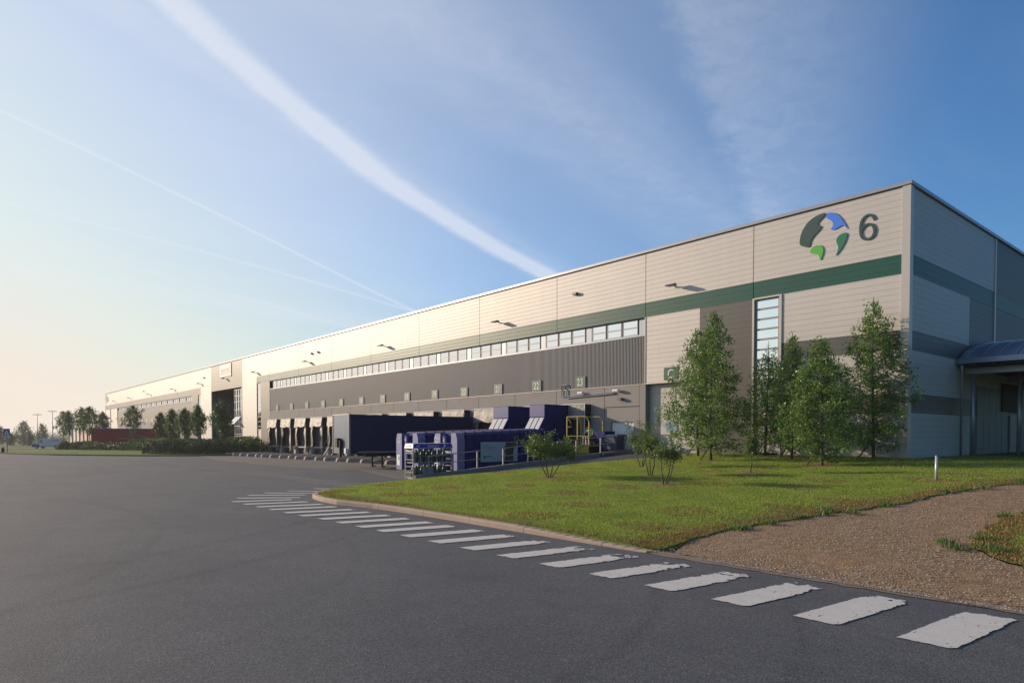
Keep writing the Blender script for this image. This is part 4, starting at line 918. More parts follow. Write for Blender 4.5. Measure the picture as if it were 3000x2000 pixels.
# grass blades, denser near the camera; dry ones along the gravel
def inpoly(X, Y, P):
    c = np.zeros(len(X), bool); j = len(P)-1
    for i in range(len(P)):
        (xi, yi), (xj, yj) = P[i], P[j]; c ^= ((yi > Y) != (yj > Y)) & (X < (xj-xi)*(Y-yi)/(yj-yi+1e-12)+xi); j = i
    return c
def lzv(X, Y): return .13-np.where(X < -6, .105*np.clip((X+9.6)/2.2, 0, 1)*np.clip(1-(Y-9.6)/1.1, 0, 1), 0)+np.clip((Y-10.1)*.0541, 0, 1.07)+.02*np.sin(X*.9)*np.sin(Y*.7)*np.clip(Y-10, 0, 1)
def blades(name, X, Y, hgt, wid, matl, tint, label, seed):
    g = np.random.default_rng(seed); n = len(X); Z = lzv(X, Y)-.005; a = g.uniform(0, 6.283, n); h = hgt*g.uniform(.6, 1.3, n); w = wid*g.uniform(.7, 1.3, n)
    lx, ly = g.normal(size=n)*.35*h, g.normal(size=n)*.35*h
    V = np.stack([np.stack([X-np.cos(a)*w, Y-np.sin(a)*w, Z], 1), np.stack([X+np.cos(a)*w, Y+np.sin(a)*w, Z], 1), np.stack([X+lx, Y+ly, Z+h], 1)], 1).reshape(-1, 3).astype(np.float32)
    me = bpy.data.meshes.new(name); me.vertices.add(3*n); me.vertices.foreach_set('co', V.ravel()); me.loops.add(3*n); me.loops.foreach_set('vertex_index', np.arange(3*n, dtype=np.int32))
    me.polygons.add(n); me.polygons.foreach_set('loop_start', np.arange(0, 3*n, 3, dtype=np.int32)); me.polygons.foreach_set('loop_total', np.full(n, 3, dtype=np.int32)); me.update(calc_edges=True)
    at = me.attributes.new('tint', 'FLOAT', 'FACE'); at.data.foreach_set('value', tint.astype(np.float32)); me.materials.append(matl)
    o = bpy.data.objects.new(name, me); COL.objects.link(o); return tag(o, label, 'grass', kind='stuff')
g = np.random.default_rng(90)
n = 420000; X = g.uniform(-23.5, 3, n); Y = 9.4+21*g.random(n)**1.25
okk = (inpoly(X, Y, lawn_out) | inpoly(X, Y, [(30, 24.2)]+GRr[1:]+[(12, 9.8), (30, 9.8)])) & (Y < 29.9)
X, Y = X[okk], Y[okk]
ed = np.full(len(X), 1e9)
for pl in (GL[:12], GR[3:]):
    for a, b in zip(pl, pl[1:]):
        a, b = np.array(a), np.array(b); ab = b-a; t = np.clip(((X-a[0])*ab[0]+(Y-a[1])*ab[1])/(ab@ab), 0, 1); ed = np.minimum(ed, np.hypot(X-a[0]-t*ab[0], Y-a[1]-t*ab[1]))
patch = np.sin(X*1.3+2*np.sin(Y*.8))*np.sin(Y*1.7+1.5*np.sin(X*.6))*.5+.5
dry = (ed < .18+1.5*g.random(len(X))**2*(.3+patch)) | ((ed < .55) & (g.random(len(X)) < .75)) | ((patch > .72) & (g.random(len(X)) < .3)) | (g.random(len(X)) < .05+.12*(patch > .8)) | ((Y < 9.95+.2*patch) & (g.random(len(X)) < .4))
print('blades', len(X), dry.sum())
blades('lawn_grass', X[~dry], Y[~dry], .026, .012, M['blade'], np.clip(patch[~dry]*.6+g.random((~dry).sum())*.4, 0, 1), 'short mown green grass of the lawn', 91)
blades('dry_grass', X[dry], Y[dry], .042, .012, M['blade_dry'], g.random(dry.sum()), 'dry orange grass along the gravel edge and in patches', 92)
# loose tufts and weeds at the gravel edge
tx = []
for k in range(20):
    pl = GL if g.random() < .7 else GR[4:]; i = int(g.integers(min(10, len(pl)-1))); t = g.random(); c = np.array(pl[i])*(1-t)+np.array(pl[i+1])*t+g.normal(size=2)*.18
    tx.append(c+g.normal(size=(70, 2))*.09)
tx = np.concatenate(tx); blades('weed_tufts', tx[:, 0], tx[:, 1], .10, .013, M['leaf_shrub'], g.random(len(tx)), 'dark green weed tufts along the gravel edge', 93)
# gravel stones
n = 60000; X = g.uniform(-8, 3, n); Y = 9.62+18*g.random(n)**1.5; k_ = inpoly(X, Y, GL+GR+[(0, 9.62), (-7.6, 9.62)]); X, Y = X[k_], Y[k_]
keep = g.random(len(X)) < .35+.65*(np.sin(X*2.1+Y)*np.sin(Y*1.1-X)*.5+.5); X, Y = X[keep], Y[keep]; n = len(X)
r = g.uniform(.005, .015, n); base = np.array([(1, 0, 0), (0, 1, 0), (-1, 0, 0), (0, -1, 0), (0, 0, .8), (0, 0, -.4)], float)
V = base[None]*r[:, None, None]*g.uniform(.6, 1.4, (n, 6, 1)); an = g.uniform(0, 6.28, n); cs, sn = np.cos(an)[:, None], np.sin(an)[:, None]
V = np.stack([V[:, :, 0]*cs-V[:, :, 1]*sn, V[:, :, 0]*sn+V[:, :, 1]*cs, V[:, :, 2]], 2); V += np.stack([X, Y, np.where(Y < 11.2, .13+np.clip((Y-10.1)*.0541, 0, 1), lzv(X, Y))-.018-.078*np.clip(1-(Y-9.86)/1.3, 0, 1)**1.3], 1)[:, None]
F_ = np.array([(0, 1, 4), (1, 2, 4), (2, 3, 4), (3, 0, 4)]); FI = (F_[None]+6*np.arange(n)[:, None, None]).reshape(-1).astype(np.int32); nf = 4*n
me = bpy.data.meshes.new('gravel'); me.vertices.add(6*n); me.vertices.foreach_set('co', V.astype(np.float32).ravel()); me.loops.add(3*nf); me.loops.foreach_set('vertex_index', FI)
me.polygons.add(nf); me.polygons.foreach_set('loop_start', np.arange(0, 3*nf, 3, dtype=np.int32)); me.polygons.foreach_set('loop_total', np.full(nf, 3, dtype=np.int32)); me.update(calc_edges=True)
at = me.attributes.new('tint', 'FLOAT', 'FACE'); at.data.foreach_set('value', np.repeat(g.random(n), 4).astype(np.float32)); me.materials.append(M['stone'])
o = bpy.data.objects.new('gravel', me); COL.objects.link(o); tag(o, 'loose brown and grey gravel scattered over the track', 'gravel', kind='stuff')

# ------------------------------------------------------------ dock yard objects
# low concrete wheel guides
GG = 'concrete wheel guides in front of the docks'
def guide(x, label):
    y0 = 23.05+(x+72.4)*.05
    m_ = MB(); vs = []; pf = [(0, 0), (.0, .12), (.05, .24), (.16, .30), (4.2, .30), (4.35, .2), (4.4, 0)]
    for w, xx in ((0, x-.13), (1, x+.13)): vs += [(xx, y0+a, b) for a, b in pf]
    q = len(pf); m_.add(vs, [tuple(range(q))[::-1], tuple(range(q, 2*q))]+[(i, i+1, i+1+q, i+q) for i in range(q-1)])
    o = m_.build('wheel_guide', M['concl']); o.location = (0, 0, .004); return tag(o, label, 'wheel guide', GG)
gx = [-72.9, -71.0, -69.1, -67.0, -65.6, -63.6, -61.5, -59.6, -58.2, -56.4, -54.4, -52.8, -50.7, -49.0, -46.9, -45.2, -43.4, -41.2]
NAMES = ['first', 'second', 'third', 'fourth', 'fifth', 'sixth', 'seventh', 'eighth', 'ninth', 'tenth', 'eleventh', 'twelfth', 'thirteenth', 'fourteenth', 'fifteenth', 'sixteenth', 'seventeenth', 'last']
for i, x in enumerate(gx): guide(x, 'low round-nosed concrete wheel guide, %s in the row counting from the shrub bed' % NAMES[i])
guide(-74.8, 'low concrete wheel guide half hidden against the dark shrub bed')

# navy trailer backed onto a dock
T = thing('box_trailer', (-40.5, 24.5, 0), 'long dark navy box trailer with a silver front, backed onto the docks', 'trailer')
MB().box(-41.65, -39.35, 19.68, 29.45, .98, 3.47).build('body', M['navytr'], T)
MB().box(-41.63, -39.37, 19.60, 19.679, .95, 3.44).build('front_panel', M['silver'], T)
MB().box(-41.67, -39.33, 19.58, 19.76, 3.44, 3.50).box(-41.68, -41.63, 19.57, 19.68, .95, 3.44).box(-39.37, -39.32, 19.57, 19.68, .95, 3.44).build('edge_frame', M['trim'], T)
MB().box(-41.3, -40.9, 21, 29.3, .74, .979).box(-40.1, -39.7, 21, 29.3, .74, .979).build('chassis_rail', M['black'], T)
for x in (-41.1, -39.75): 
    l = MB().tube([(x, 22.2, .98), (x, 22.2, .06)], .065, 8).box(x-.17, x+.17, 22.05, 22.35, 0, .07).build('landing_leg', M['black'], T)
MB().tube([(-41.1, 22.2, .45), (-39.75, 22.2, .45)], .03, 6).build('leg_brace', M['black'], T)
for y in (26.2, 27.5):
    for x in (-41.4, -39.65): MB().tube([(x-.14, y, .5), (x+.14, y, .5)], .5, 18).build('wheel', M['tyre'], T, True)
MB().box(-39.349, -39.32, 20.2, 29.3, .98, 1.10).build('side_rail', M['frame'], T)
MB().box(-40.9, -40.55, 19.35, 19.58, 1.35, 1.95).build('coupling_box', M['black'], T)
MB().box(-40.42, -40.32, 19.42, 19.58, .7, 1.8).build('cable_duct', M['black'], T)
MB().box(-39.75, -39.5, 19.45, 19.6, .98, 1.3).build('socket_panel', M['white'], T)

# waste compactors: container with ribbed flanks, chute head against the dock
def compactor(x0, x1, y0, label, words, poster):
    T = thing('waste_compactor', ((x0+x1)/2, 24.5, 0), label, 'waste compactor', 'blue waste compactors at the docks')
    y1 = 27.1; zt0, zt1 = 2.26, 2.50; b = MB()
    b.add([(x0+.06, y0+.5, .2), (x1-.06, y0+.5, .2), (x1-.06, y1, .2), (x0+.06, y1, .2), (x0+.06, y0+.5, zt0-.14), (x1-.06, y0+.5, zt0-.14), (x1-.06, y1, zt1-.14), (x0+.06, y1, zt1-.14),
           (x0+.30, y0+.5, zt0), (x1-.30, y0+.5, zt0), (x1-.30, y1, zt1), (x0+.30, y1, zt1)],
          [(0, 3, 2, 1), (1, 2, 6, 5), (3, 0, 4, 7), (0, 1, 5, 9, 8, 4), (2, 3, 7, 11, 10, 6), (8, 9, 10, 11), (4, 8, 11, 7), (5, 6, 10, 9)]); b.build('container', M['navy'], T)
    for i in range(10):
        y = y0+.62+i*.64; z = zt0+(zt1-zt0)*(y-y0)/(y1-y0)
        r_ = MB()
        for xa, xb in ((x1-.06, x1+.03), (x0-.03, x0+.06)): r_.box(xa, xb, y, y+.15, .2, z-.16)
        r_.add([(x0, y, z-.16), (x1, y, z-.16), (x1-.28, y, z+.05), (x0+.28, y, z+.05), (x0, y+.15, z-.16), (x1, y+.15, z-.16), (x1-.28, y+.15, z+.05), (x0+.28, y+.15, z+.05)], [(0, 3, 2, 1)[::-1], (4, 5, 6, 7)[::-1], (3, 2, 6, 7), (1, 5, 6, 2), (0, 3, 7, 4)])
        r_.build('rib', M['navy'], T)
    fin = lambda xa, xb, nm, mt: MB().prism([(xa, .12), (xb, .12), (xb, zt0-.02), (xa+.12, zt0-.02), (xa, zt0-.35)] if xa < (x0+x1)/2 else [(xa, .12), (xb, .12), (xb, zt0-.35), (xb-.12, zt0-.02), (xa, zt0-.02)], lambda a, c: (a, y0, c), lambda a, c: (a, y0+.5, c)).build(nm, mt, T)
    f1 = fin(x0, x0+.62, 'front_plate', M['lilac']); f2 = fin(x1-.55, x1, 'front_plate', M['lilac'])
    MB().box(x0+.62, x1-.55, y0+.28, y0+.5, .2, zt0-.1).build('press_door', M['navy'], T)
    MB().tube([((x0+x1)/2-.05, y0+.30, .25), ((x0+x1)/2-.05, y0+.30, 1.15)], .36, 16).tube([((x0+x1)/2-.05, y0+.30, 1.32), ((x0+x1)/2-.05, y0+.30, zt0-.14)], .36, 16).build('ram_housing', M['navy'], T, True)
    MB().box(x0+.62, x1-.55, y0+.12, y0+.28, 1.16, 1.30).build('cross_bar', M['alu'], T)
    MB().box(x0+.05, x1-.05, y0+.04, y0+.5, .0, .119).box(x0+.2, x0+.4, y0+.5, y1, 0, .199).box(x1-.4, x1-.2, y0+.5, y1, 0, .199).build('skid', M['black'], T)
    t = MB()
    for k, w in enumerate(words): text_mb(t, w, .23, lambda a, c, q, k=k: (x0+.33+a, y0-.004-q, zt0-.36-.24*k+c), .006)
    t.build('lettering', M['white'], f1)
    MB().box(x0+.08, x0+.40, y0-.008, y0-.001, .36, .98).build('notice', M['white'], f1)
    MB().lathe((0, 0, 0), [(.10, 0), (.10, .004)], 14).v  # (shape only used for the disc below)
    d = MB(); d.prism([(x0+.30+.07*math.cos(a*.524), .78+.13*math.sin(a*.524)) for a in range(12)], lambda a, c: (a, y0-.012, c), lambda a, c: (a, y0-.009, c)); d.build('green_disc', M['emb_lime'], f1)
    # chute head
    hx0, hx1 = x0+.45, x1-.42; hy = 27.55
    h = MB(); h.box(hx0, hx1, hy, 29.55, 3.22, 4.0); h.add([(hx0, 29.55, 2.3), (hx1, 29.55, 2.3), (hx1, hy-.55, 2.3), (hx0, hy-.55, 2.3), (hx0, 29.55, 3.22), (hx1, 29.55, 3.22), (hx1, hy+.02, 3.22), (hx0, hy+.02, 3.22)], [(0, 3, 2, 1)[::-1], (2, 3, 7, 6)[::-1], (1, 2, 6, 5)[::-1], (0, 4, 7, 3)[::-1]])
    h.box(hx0, hx1, hy-.1, 29.55, .3, 2.299); hd = h.build('chute_head', M['navy'], T)
    w = (hx1-hx0)/3
    MB().box(hx0+.002, hx1-.002, hy-.015, hy-.001, 3.26, 3.97).build('face_plate', mat('chute_face_blue', (.05, .06, .22), .4) if 'chf' not in M else M['chf'], hd)
    for k in range(3):
        a, b_ = hx0+.03+k*w, hx0+(k+1)*w-.05
        MB().add([(a, hy-.57, 2.33), (b_, hy-.57, 2.33), (b_, hy-.01, 3.2), (a, hy-.01, 3.2), (a, hy-.54, 2.31), (b_, hy-.54, 2.31), (b_, hy+.02, 3.18), (a, hy+.02, 3.18)], [(0, 1, 2, 3), (4, 7, 6, 5), (1, 5, 6, 2), (0, 3, 7, 4)]).build('chute_panel', mat('chute_white', (.50, .49, .50), .4, .2) if 'chw' not in M else M['chw'], hd)
    if poster:
        px_ = x1+.045
        b = MB().box(px_-.01, px_+.02, 22.35, 25.0, .66, 1.76).build('poster', M['pale'], T)
        q = MB()
        def P_(y, z): return (px_+.024, y, z)
        pts_ = [(24.02, .70), (24.68, .70), (24.66, 1.15), (24.72, 1.38), (24.93, 1.5), (24.95, 1.73), (24.08, 1.73), (24.14, 1.6), (24.02, 1.5), (24.12, 1.36), (23.98, 1.22), (24.1, 1.12)]
        q.prism(pts_, lambda a, c: (px_+.024, a, c), lambda a, c: (px_+.021, a, c)); q.build('poster_tree_picture', mat('poster_dark', (.02, .03, .02), .5, var=(5, .9, (.04, .07, .03), 5)), b)
        q = MB()
        for (ya, yb, z) in ((22.5, 22.98, 1.56), (22.5, 23.4, 1.47), (22.5, 23.55, 1.38), (22.78, 23.1, .93)): q.box(px_+.0205, px_+.023, ya, yb, z, z+.035 if z > 1 else z+.08)
        q.build('poster_print', mat('poster_ink', (.12, .16, .26), .5), b)
        q = MB(); q.prism([(22.62+.10*math.cos(a*.524), .92+.10*math.sin(a*.524)) for a in range(12)], lambda a, c: (px_+.0245, a, c), lambda a, c: (px_+.0205, a, c)); q.build('poster_roundel', M['emb_green'], b)
    return T
M['chf'] = mat('chute_face_blue', (.05, .06, .22), .4); M['chw'] = mat('chute_white', (.50, .49, .50), .4, .2)
compactor(-35.0, -32.6, 20.5, 'blue waste compactor behind the gas bottle cage, the one without a poster', ['A', 'BC'], False)
compactor(-31.4, -29.2, 20.8, 'blue ribbed waste compactor with a pale poster on its side', ['PILES', 'SAC'], True)

# gas bottle cage
x0, x1, y0, y1 = -28.0, -27.3, 16.9, 19.1
T = thing('bottle_cage', (-27.65, 18, 0), 'open galvanised gas bottle rack with a blue lettered header at the ramp foot', 'bottle rack')
m_ = MB()
for x in (x0, x1):
    for y in (y0, y1): m_.box(x-.02, x+.02, y-.02, y+.02, 0, 1.52)
m_.build('post', M['alu'], T)
m_ = MB()
for z in (.10, .34, .62, .95, 1.25):
    m_.box(x0+.02, x1-.02, y0-.012, y0+.012, z, z+.025); m_.box(x0+.02, x1-.02, y1-.012, y1+.012, z, z+.025)
for z in (.05, .80): m_.box(x0+.02, x1-.02, y0+.02, y1-.02, z, z+.03)
m_.build('shelf_and_rung', M['alu'], T)
m_ = MB()
for i in range(11): y = y0+.1+i*.2; m_.tube([(x1+.015, y, .08), (x1+.015, y, 1.5)], .005, 4)
for z in (.4, 1.12): m_.tube([(x1+.012, y0, z), (x1+.012, y1, z)], .006, 4)
m_.tube([(x1+.03, y0+.28, 1.4), (x1+.16, y0+.55, .1)], .022, 6)
m_.build('mesh_side', M['alu'], T)
m_ = MB().add([(x0-.03, y0-.04, 1.52), (x1+.05, y0-.04, 1.52), (x1+.05, y1+.06, 1.52), (x0-.03, y1+.06, 1.52), (x0, y0+.0, 1.72), (x1, y0+.0, 1.72), (x1, y1, 1.72), (x0, y1, 1.72)], [(0, 3, 2, 1), (4, 5, 6, 7), (0, 1, 5, 4), (1, 2, 6, 5), (2, 3, 7, 6), (3, 0, 4, 7)])
hd = m_.build('header', M['brandblue'], T)
MB().box(x0-.04, x1+.06, y0-.05, y1+.07, 1.50, 1.519).box(x0-.01, x1+.01, y0-.01, y1+.01, 1.721, 1.74).build('header_rim', M['white'], hd)
t = MB(); text_mb(t, 'PRIMAGAZ', .13, lambda a, c, q: (x1+.035+.012-c*.25+q, 18.02+a*1.05, 1.56+c), .004)
t.prism([(18.62+.085*math.cos(a*.35), 1.62+.085*math.sin(a*.35)) for a in range(-5, 6)]+[(18.60+.035*math.cos(a*.35), 1.62+.055*math.sin(a*.35)) for a in range(5, -6, -1)], lambda a, c: (x1+.055, a, c), lambda a, c: (x1+.035, a, c))
t.box(x1+.03, x1+.045, 17.05, 17.25, 1.60, 1.63); t.box(x0+.1, x0+.5, y0-.035, y0-.025, 1.58, 1.66)
t.build('lettering', M['white'], hd)
BGP = 'green gas bottles stored in the rack'
def bottle():
    b = thing('gas_bottle', (0, 0, 0), 'x', 'gas bottle', BGP)
    MB().lathe((0, 0, 0), [(.085, 0), (.10, .02), (.10, .40), (.085, .46), (.04, .50), (.03, .52)], 12).build('body', M['bottle'], b, True)
    MB().lathe((0, 0, 0), [(.055, .50), (.06, .56), (.045, .60)], 8).build('valve_guard', M['alu'], b, True); return b
b0 = bottle(); k = 0
for tier, z in enumerate((.085, .835)):
    for col_ in range(2):
        for r_ in range(6):
            o = b0 if k == 0 else copy_tree(b0); k += 1
            o.location = (x0+.20+.30*col_, y0+.30+r_*.32, z)
            o['label'] = 'dark green gas bottle, %s from the ladder end of the %s shelf, %s row' % (NAMES[r_], ('lower', 'upper')[tier], ('rear', 'front')[col_])
T = thing('notice_plate', (-27.2, 18.2, .3), 'small pale notice plate leaning on the low wall by the bottle rack', 'sign')
MB().add([(-27.10, 17.35, .22), (-27.10, 17.95, .24), (-27.20, 17.93, .62), (-27.20, 17.33, .60), (-27.125, 17.35, .22), (-27.125, 17.95, .24), (-27.225, 17.93, .62), (-27.225, 17.33, .60)], [(0, 1, 2, 3), (7, 6, 5, 4), (0, 4, 5, 1), (1, 5, 6, 2), (2, 6, 7, 3), (3, 7, 4, 0)]).build('plate', M['frame'], T)

# parapet wall and railing of the ramp
WP = [(-27.1, 16.9), (-26.5, 19.7), (-25.8, 22.9), (-25.1, 26.2), (-24.35, 29.85)]
m_ = MB(); pr = None
for i in range(41):
    t = i/40*4; j = min(3, int(t)); f = t-j; x = WP[j][0]*(1-f)+WP[j+1][0]*f; y = WP[j][1]*(1-f)+WP[j+1][1]*f; zt = rz_(y)+.22
    q = [(x-.22, y, -.05), (x, y, -.05), (x, y, zt), (x-.22, y, zt)]
    if pr: m_.add(pr+q, [(1, 5, 6, 2), (2, 6, 7, 3), (3, 7, 4, 0)]+([(0, 1, 2, 3)] if i == 1 else [])+([(4, 7, 6, 5)] if i == 40 else []))
    pr = q
T = tag(m_.build('ramp_wall', mat('wall_concrete', (.24, .23, .22), .9, bump=(30, .4, .01), var=(1.4, .9, (.17, .165, .16), 8))), 'low grey concrete wall climbing along the ramp', 'wall')
T = thing('ramp_railing', (-26, 22, .4), 'two-rail galvanised railing along the low ramp wall', 'railing')
def wl(t): j = min(3, int(t)); f = t-j; x = WP[j][0]*(1-f)+WP[j+1][0]*f; y = WP[j][1]*(1-f)+WP[j+1][1]*f; return Vector((x-.11, y, rz_(y)+.22))
ts = [.25+.44*i for i in range(9)]
for t in ts: MB().box(*(lambda p: (p.x-.03, p.x+.03, p.y-.03, p.y+.03, p.z, p.z+.82))(wl(t))).build('post', M['alu'], T)
for hgt, rr in ((.84, .028), (.44, .02)): MB().tube([wl(ts[0]+(ts[-1]-ts[0])*i/20)+Vector((.0, 0, hgt)) for i in range(21)], rr, 6).build('rail', M['alu'], T, True)

# yellow caged platform on the landing, with a person
T = thing('lift_platform', (-27, 28.2, 1.12), 'yellow caged lift platform in front of the rightmost dock shelter', 'lift platform')
px0, px1, py0, py1, pz = -27.9, -26.15, 27.75, 28.9, 1.55
MB().box(px0, px1, py0, py1, pz-.06, pz).build('deck', M['yellow'], T)
MB().box(px0, px1, py0-.02, py0-.001, pz-.46, pz-.02).box(px0, px1, py0-.03, py0-.021, pz-.26, pz-.23).build('skirt', M['yellow'], T)
MB().box(px0+.1, px1-.1, py0+.1, py1-.1, 1.12, pz-.061).build('lift_base', M['black'], T)
m_ = MB()
for x, y, z in ((px0, py0, 3.2), (px0+.85, py0, 3.2), (px0, py1, 3.2), (px1, py0, 2.9), (px1, py1, 2.9)): m_.box(x-.03, x+.03, y-.03, y+.03, pz, z)
m_.tube([(px0, py0, 3.2), (px1-.25, py0, 3.2), (px1, py0, 2.9)], .035, 6); m_.tube([(px0, py1, 3.2), (px1-.25, py1, 3.2), (px1, py1, 2.9)], .03, 6); m_.tube([(px0, py0, 3.2), (px0, py1, 3.2)], .03, 6)
m_.tube([(px0, py0, 2.08), (px1, py0, 2.08)], .022, 6); m_.tube([(px0+.03, py0, 3.15), (px0+.32, py0, 2.85), (px0+.32, py0, 2.62), (px0+.03, py0, 2.6)], .025, 6)
m_.build('cage_frame', M['yellow'], T)
for x in (px1-.45, px1-.25, px1-.05): MB().box(x-.015, x+.015, py0-.02, py0+.01, pz, pz+.5).build('kick_bar', M['white'], T)
T = thing('storage_cabinet', (-26.4, 29.3, 1.12), 'plain navy steel cabinet standing beside the yellow lift platform', 'cabinet')
MB().box(-26.75, -25.85, 28.75, 29.6, 1.125, 2.36).build('body', M['navy'], T)
MB().box(-26.73, -26.32, 28.735, 28.749, 1.16, 2.33).box(-26.29, -25.87, 28.735, 28.749, 1.16, 2.33).build('door', M['navy'], T)
T = thing('wheeled_bin', (-25.1, 28.8, 1.12), 'blue-grey four-wheeled rubbish bin at the head of the ramp', 'bin')
bx0, bx1, by0, by1 = -25.75, -24.62, 28.35, 29.2
MB().add([(bx0+.08, by0+.08, 1.32), (bx1-.08, by0+.08, 1.32), (bx1-.08, by1-.08, 1.32), (bx0+.08, by1-.08, 1.32), (bx0, by0, 2.02), (bx1, by0, 2.02), (bx1, by1, 2.02), (bx0, by1, 2.02)], [(0, 3, 2, 1), (0, 1, 5, 4), (1, 2, 6, 5), (2, 3, 7, 6), (3, 0, 4, 7), (4, 5, 6, 7)]).build('body', M['bluebin'], T)
MB().add([(bx0-.03, by0-.03, 2.025), (bx1+.03, by0-.03, 2.025), (bx1+.03, by1+.03, 2.025), (bx0-.03, by1+.03, 2.025), (bx0, by0+.1, 2.17), (bx1, by0+.1, 2.17), (bx1, by1, 2.17), (bx0, by1, 2.17)], [(0, 3, 2, 1), (4, 5, 6, 7), (0, 1, 5, 4), (1, 2, 6, 5), (2, 3, 7, 6), (3, 0, 4, 7)]).build('lid', mat('bin_lid', (.02, .06, .13), .45), T)
for x in (bx0+.15, bx1-.15):
    for y in (by0+.15, by1-.15): MB().tube([(x-.03, y, 1.22), (x+.03, y, 1.22)], .095, 12).build('wheel', M['tyre'], T)
MB().tube([(bx1+.03, by0+.1, 2.0), (bx1+.10, by0+.1, 2.05), (bx1+.10, by1-.1, 2.05), (bx1+.03, by1-.1, 2.0)], .02, 6).build('handle', M['black'], T)

# seated person: one continuous skinned body, clothes as children
def skinned(name, joints, edges, matl, parent, sub=2):
    off = Vector(parent.location); me = bpy.data.meshes.new(name)
    me.from_pydata([tuple(Vector(j[0])-off) for j in joints], edges, []); o = bpy.data.objects.new(name, me); COL.objects.link(o)
    s = o.modifiers.new('skin', 'SKIN'); s.use_smooth_shade = True
    for v, j in zip(me.skin_vertices[0].data, joints): v.radius = (j[1], j[2] if len(j) > 2 else j[1])
    me.skin_vertices[0].data[0].use_root = True
    o.modifiers.new('sub', 'SUBSURF').levels = sub; o.modifiers['sub'].render_levels = sub
    dg = bpy.context.evaluated_depsgraph_get(); bpy.context.view_layer.update(); m2 = bpy.data.meshes.new_from_object(o.evaluated_get(bpy.context.evaluated_depsgraph_get()))
    bpy.data.objects.remove(o); o = bpy.data.objects.new(name, m2); COL.objects.link(o); m2.materials.append(matl); o.parent = parent; return o
bx_, by_, bz_ = -26.42, 28.15, 1.55
def J(a, b, c): return (bx_+a, by_+b, bz_+c)
T = thing('person', (bx_, by_, bz_), 'person in a green vest sitting on the yellow platform, hand to face', 'person')
body = [(J(0, .1, .42), .12, .14), (J(0, .06, .62), .115, .14), (J(0, 0, .84), .13, .17), (J(0, -.02, .95), .05), (J(0, -.05, 1.04), .055), (J(0, -.08, 1.10), .085, .095), (J(0, -.08, 1.18), .075),
        (J(-.17, 0, .87), .05), (J(-.30, -.1, .70), .042), (J(-.16, -.20, .92), .033), (J(-.08, -.20, 1.00), .03),
        (J(.17, 0, .87), .05), (J(.26, -.08, .62), .042), (J(.22, -.3, .5), .032), (J(.20, -.37, .5), .03),
        (J(-.09, .0, .40), .085), (J(-.11, -.38, .42), .065), (J(-.11, -.40, .08), .05), (J(-.11, -.52, .04), .035),
        (J(.09, .0, .40), .085), (J(.12, -.38, .42), .065), (J(.12, -.40, .08), .05), (J(.12, -.52, .04), .035)]
edges = [(0, 1), (1, 2), (2, 3), (3, 4), (4, 5), (5, 6), (2, 7), (7, 8), (8, 9), (9, 10), (2, 11), (11, 12), (12, 13), (13, 14), (0, 15), (15, 16), (16, 17), (17, 18), (0, 19), (19, 20), (20, 21), (21, 22)]
skinned('body', body, edges, M['skin'], T)
skinned('vest', [(J(0, .09, .46), .15, .17), (J(0, .05, .66), .14, .175), (J(0, 0, .86), .145, .20), (J(-.19, 0, .87), .062), (J(-.25, -.06, .77), .055), (J(.19, 0, .87), .062), (J(.24, -.05, .72), .055)], [(0, 1), (1, 2), (2, 3), (3, 4), (2, 5), (5, 6)], M['hiviz'], T)
skinned('trousers', [(J(0, .1, .41), .15, .16), (J(-.10, .0, .41), .10), (J(-.12, -.38, .425), .08), (J(-.12, -.40, .10), .062), (J(.10, .0, .41), .10), (J(.13, -.38, .425), .08), (J(.13, -.40, .10), .062)], [(0, 1), (1, 2), (2, 3), (0, 4), (4, 5), (5, 6)], M['jeans'], T)
skinned('hair', [(J(0, -.03, 1.12), .08), (J(0, -.05, 1.20), .085), (J(0, -.09, 1.225), .07)], [(0, 1), (1, 2)], M['hair'], T)
for hs, tip in ((J(-.08, -.20, 1.0), (.5, .3, .8)), (J(.20, -.37, .5), (0, -.9, -.3))):
    h = Vector(hs); d = Vector(tip).normalized(); sdv = d.cross(Vector((0, 1, .3))).normalized()
    for k in range(5):
        a = h+sdv*(.022*(k-2)); L_ = (.05, .07, .075, .07, .045)[k]; MB().tube([a, a+d*L_*.6, a+d*L_-Vector((0, .012, 0))], [.010, .009, .006], 6).build('finger', M['skin'], T, True)
T = thing('seat_crate', (bx_, by_+.1, bz_), 'low dark crate on the yellow platform that the person sits on', 'crate')
m_ = MB(); m_.box(bx_-.2, bx_+.2, by_-.06, by_+.3, bz_+.27, bz_+.31)
for i in range(3): m_.box(bx_-.2, bx_+.2, by_-.06, by_-.04, bz_+.01+i*.09, bz_+.07+i*.09); m_.box(bx_-.2, bx_+.2, by_+.28, by_+.3, bz_+.01+i*.09, bz_+.07+i*.09)
for a in (-.2, .17):
    for b in (-.039, .25): m_.box(bx_+a, bx_+a+.03, by_+b, by_+b+.029, bz_, bz_+.269)
m_.build('frame', M['black'], T)

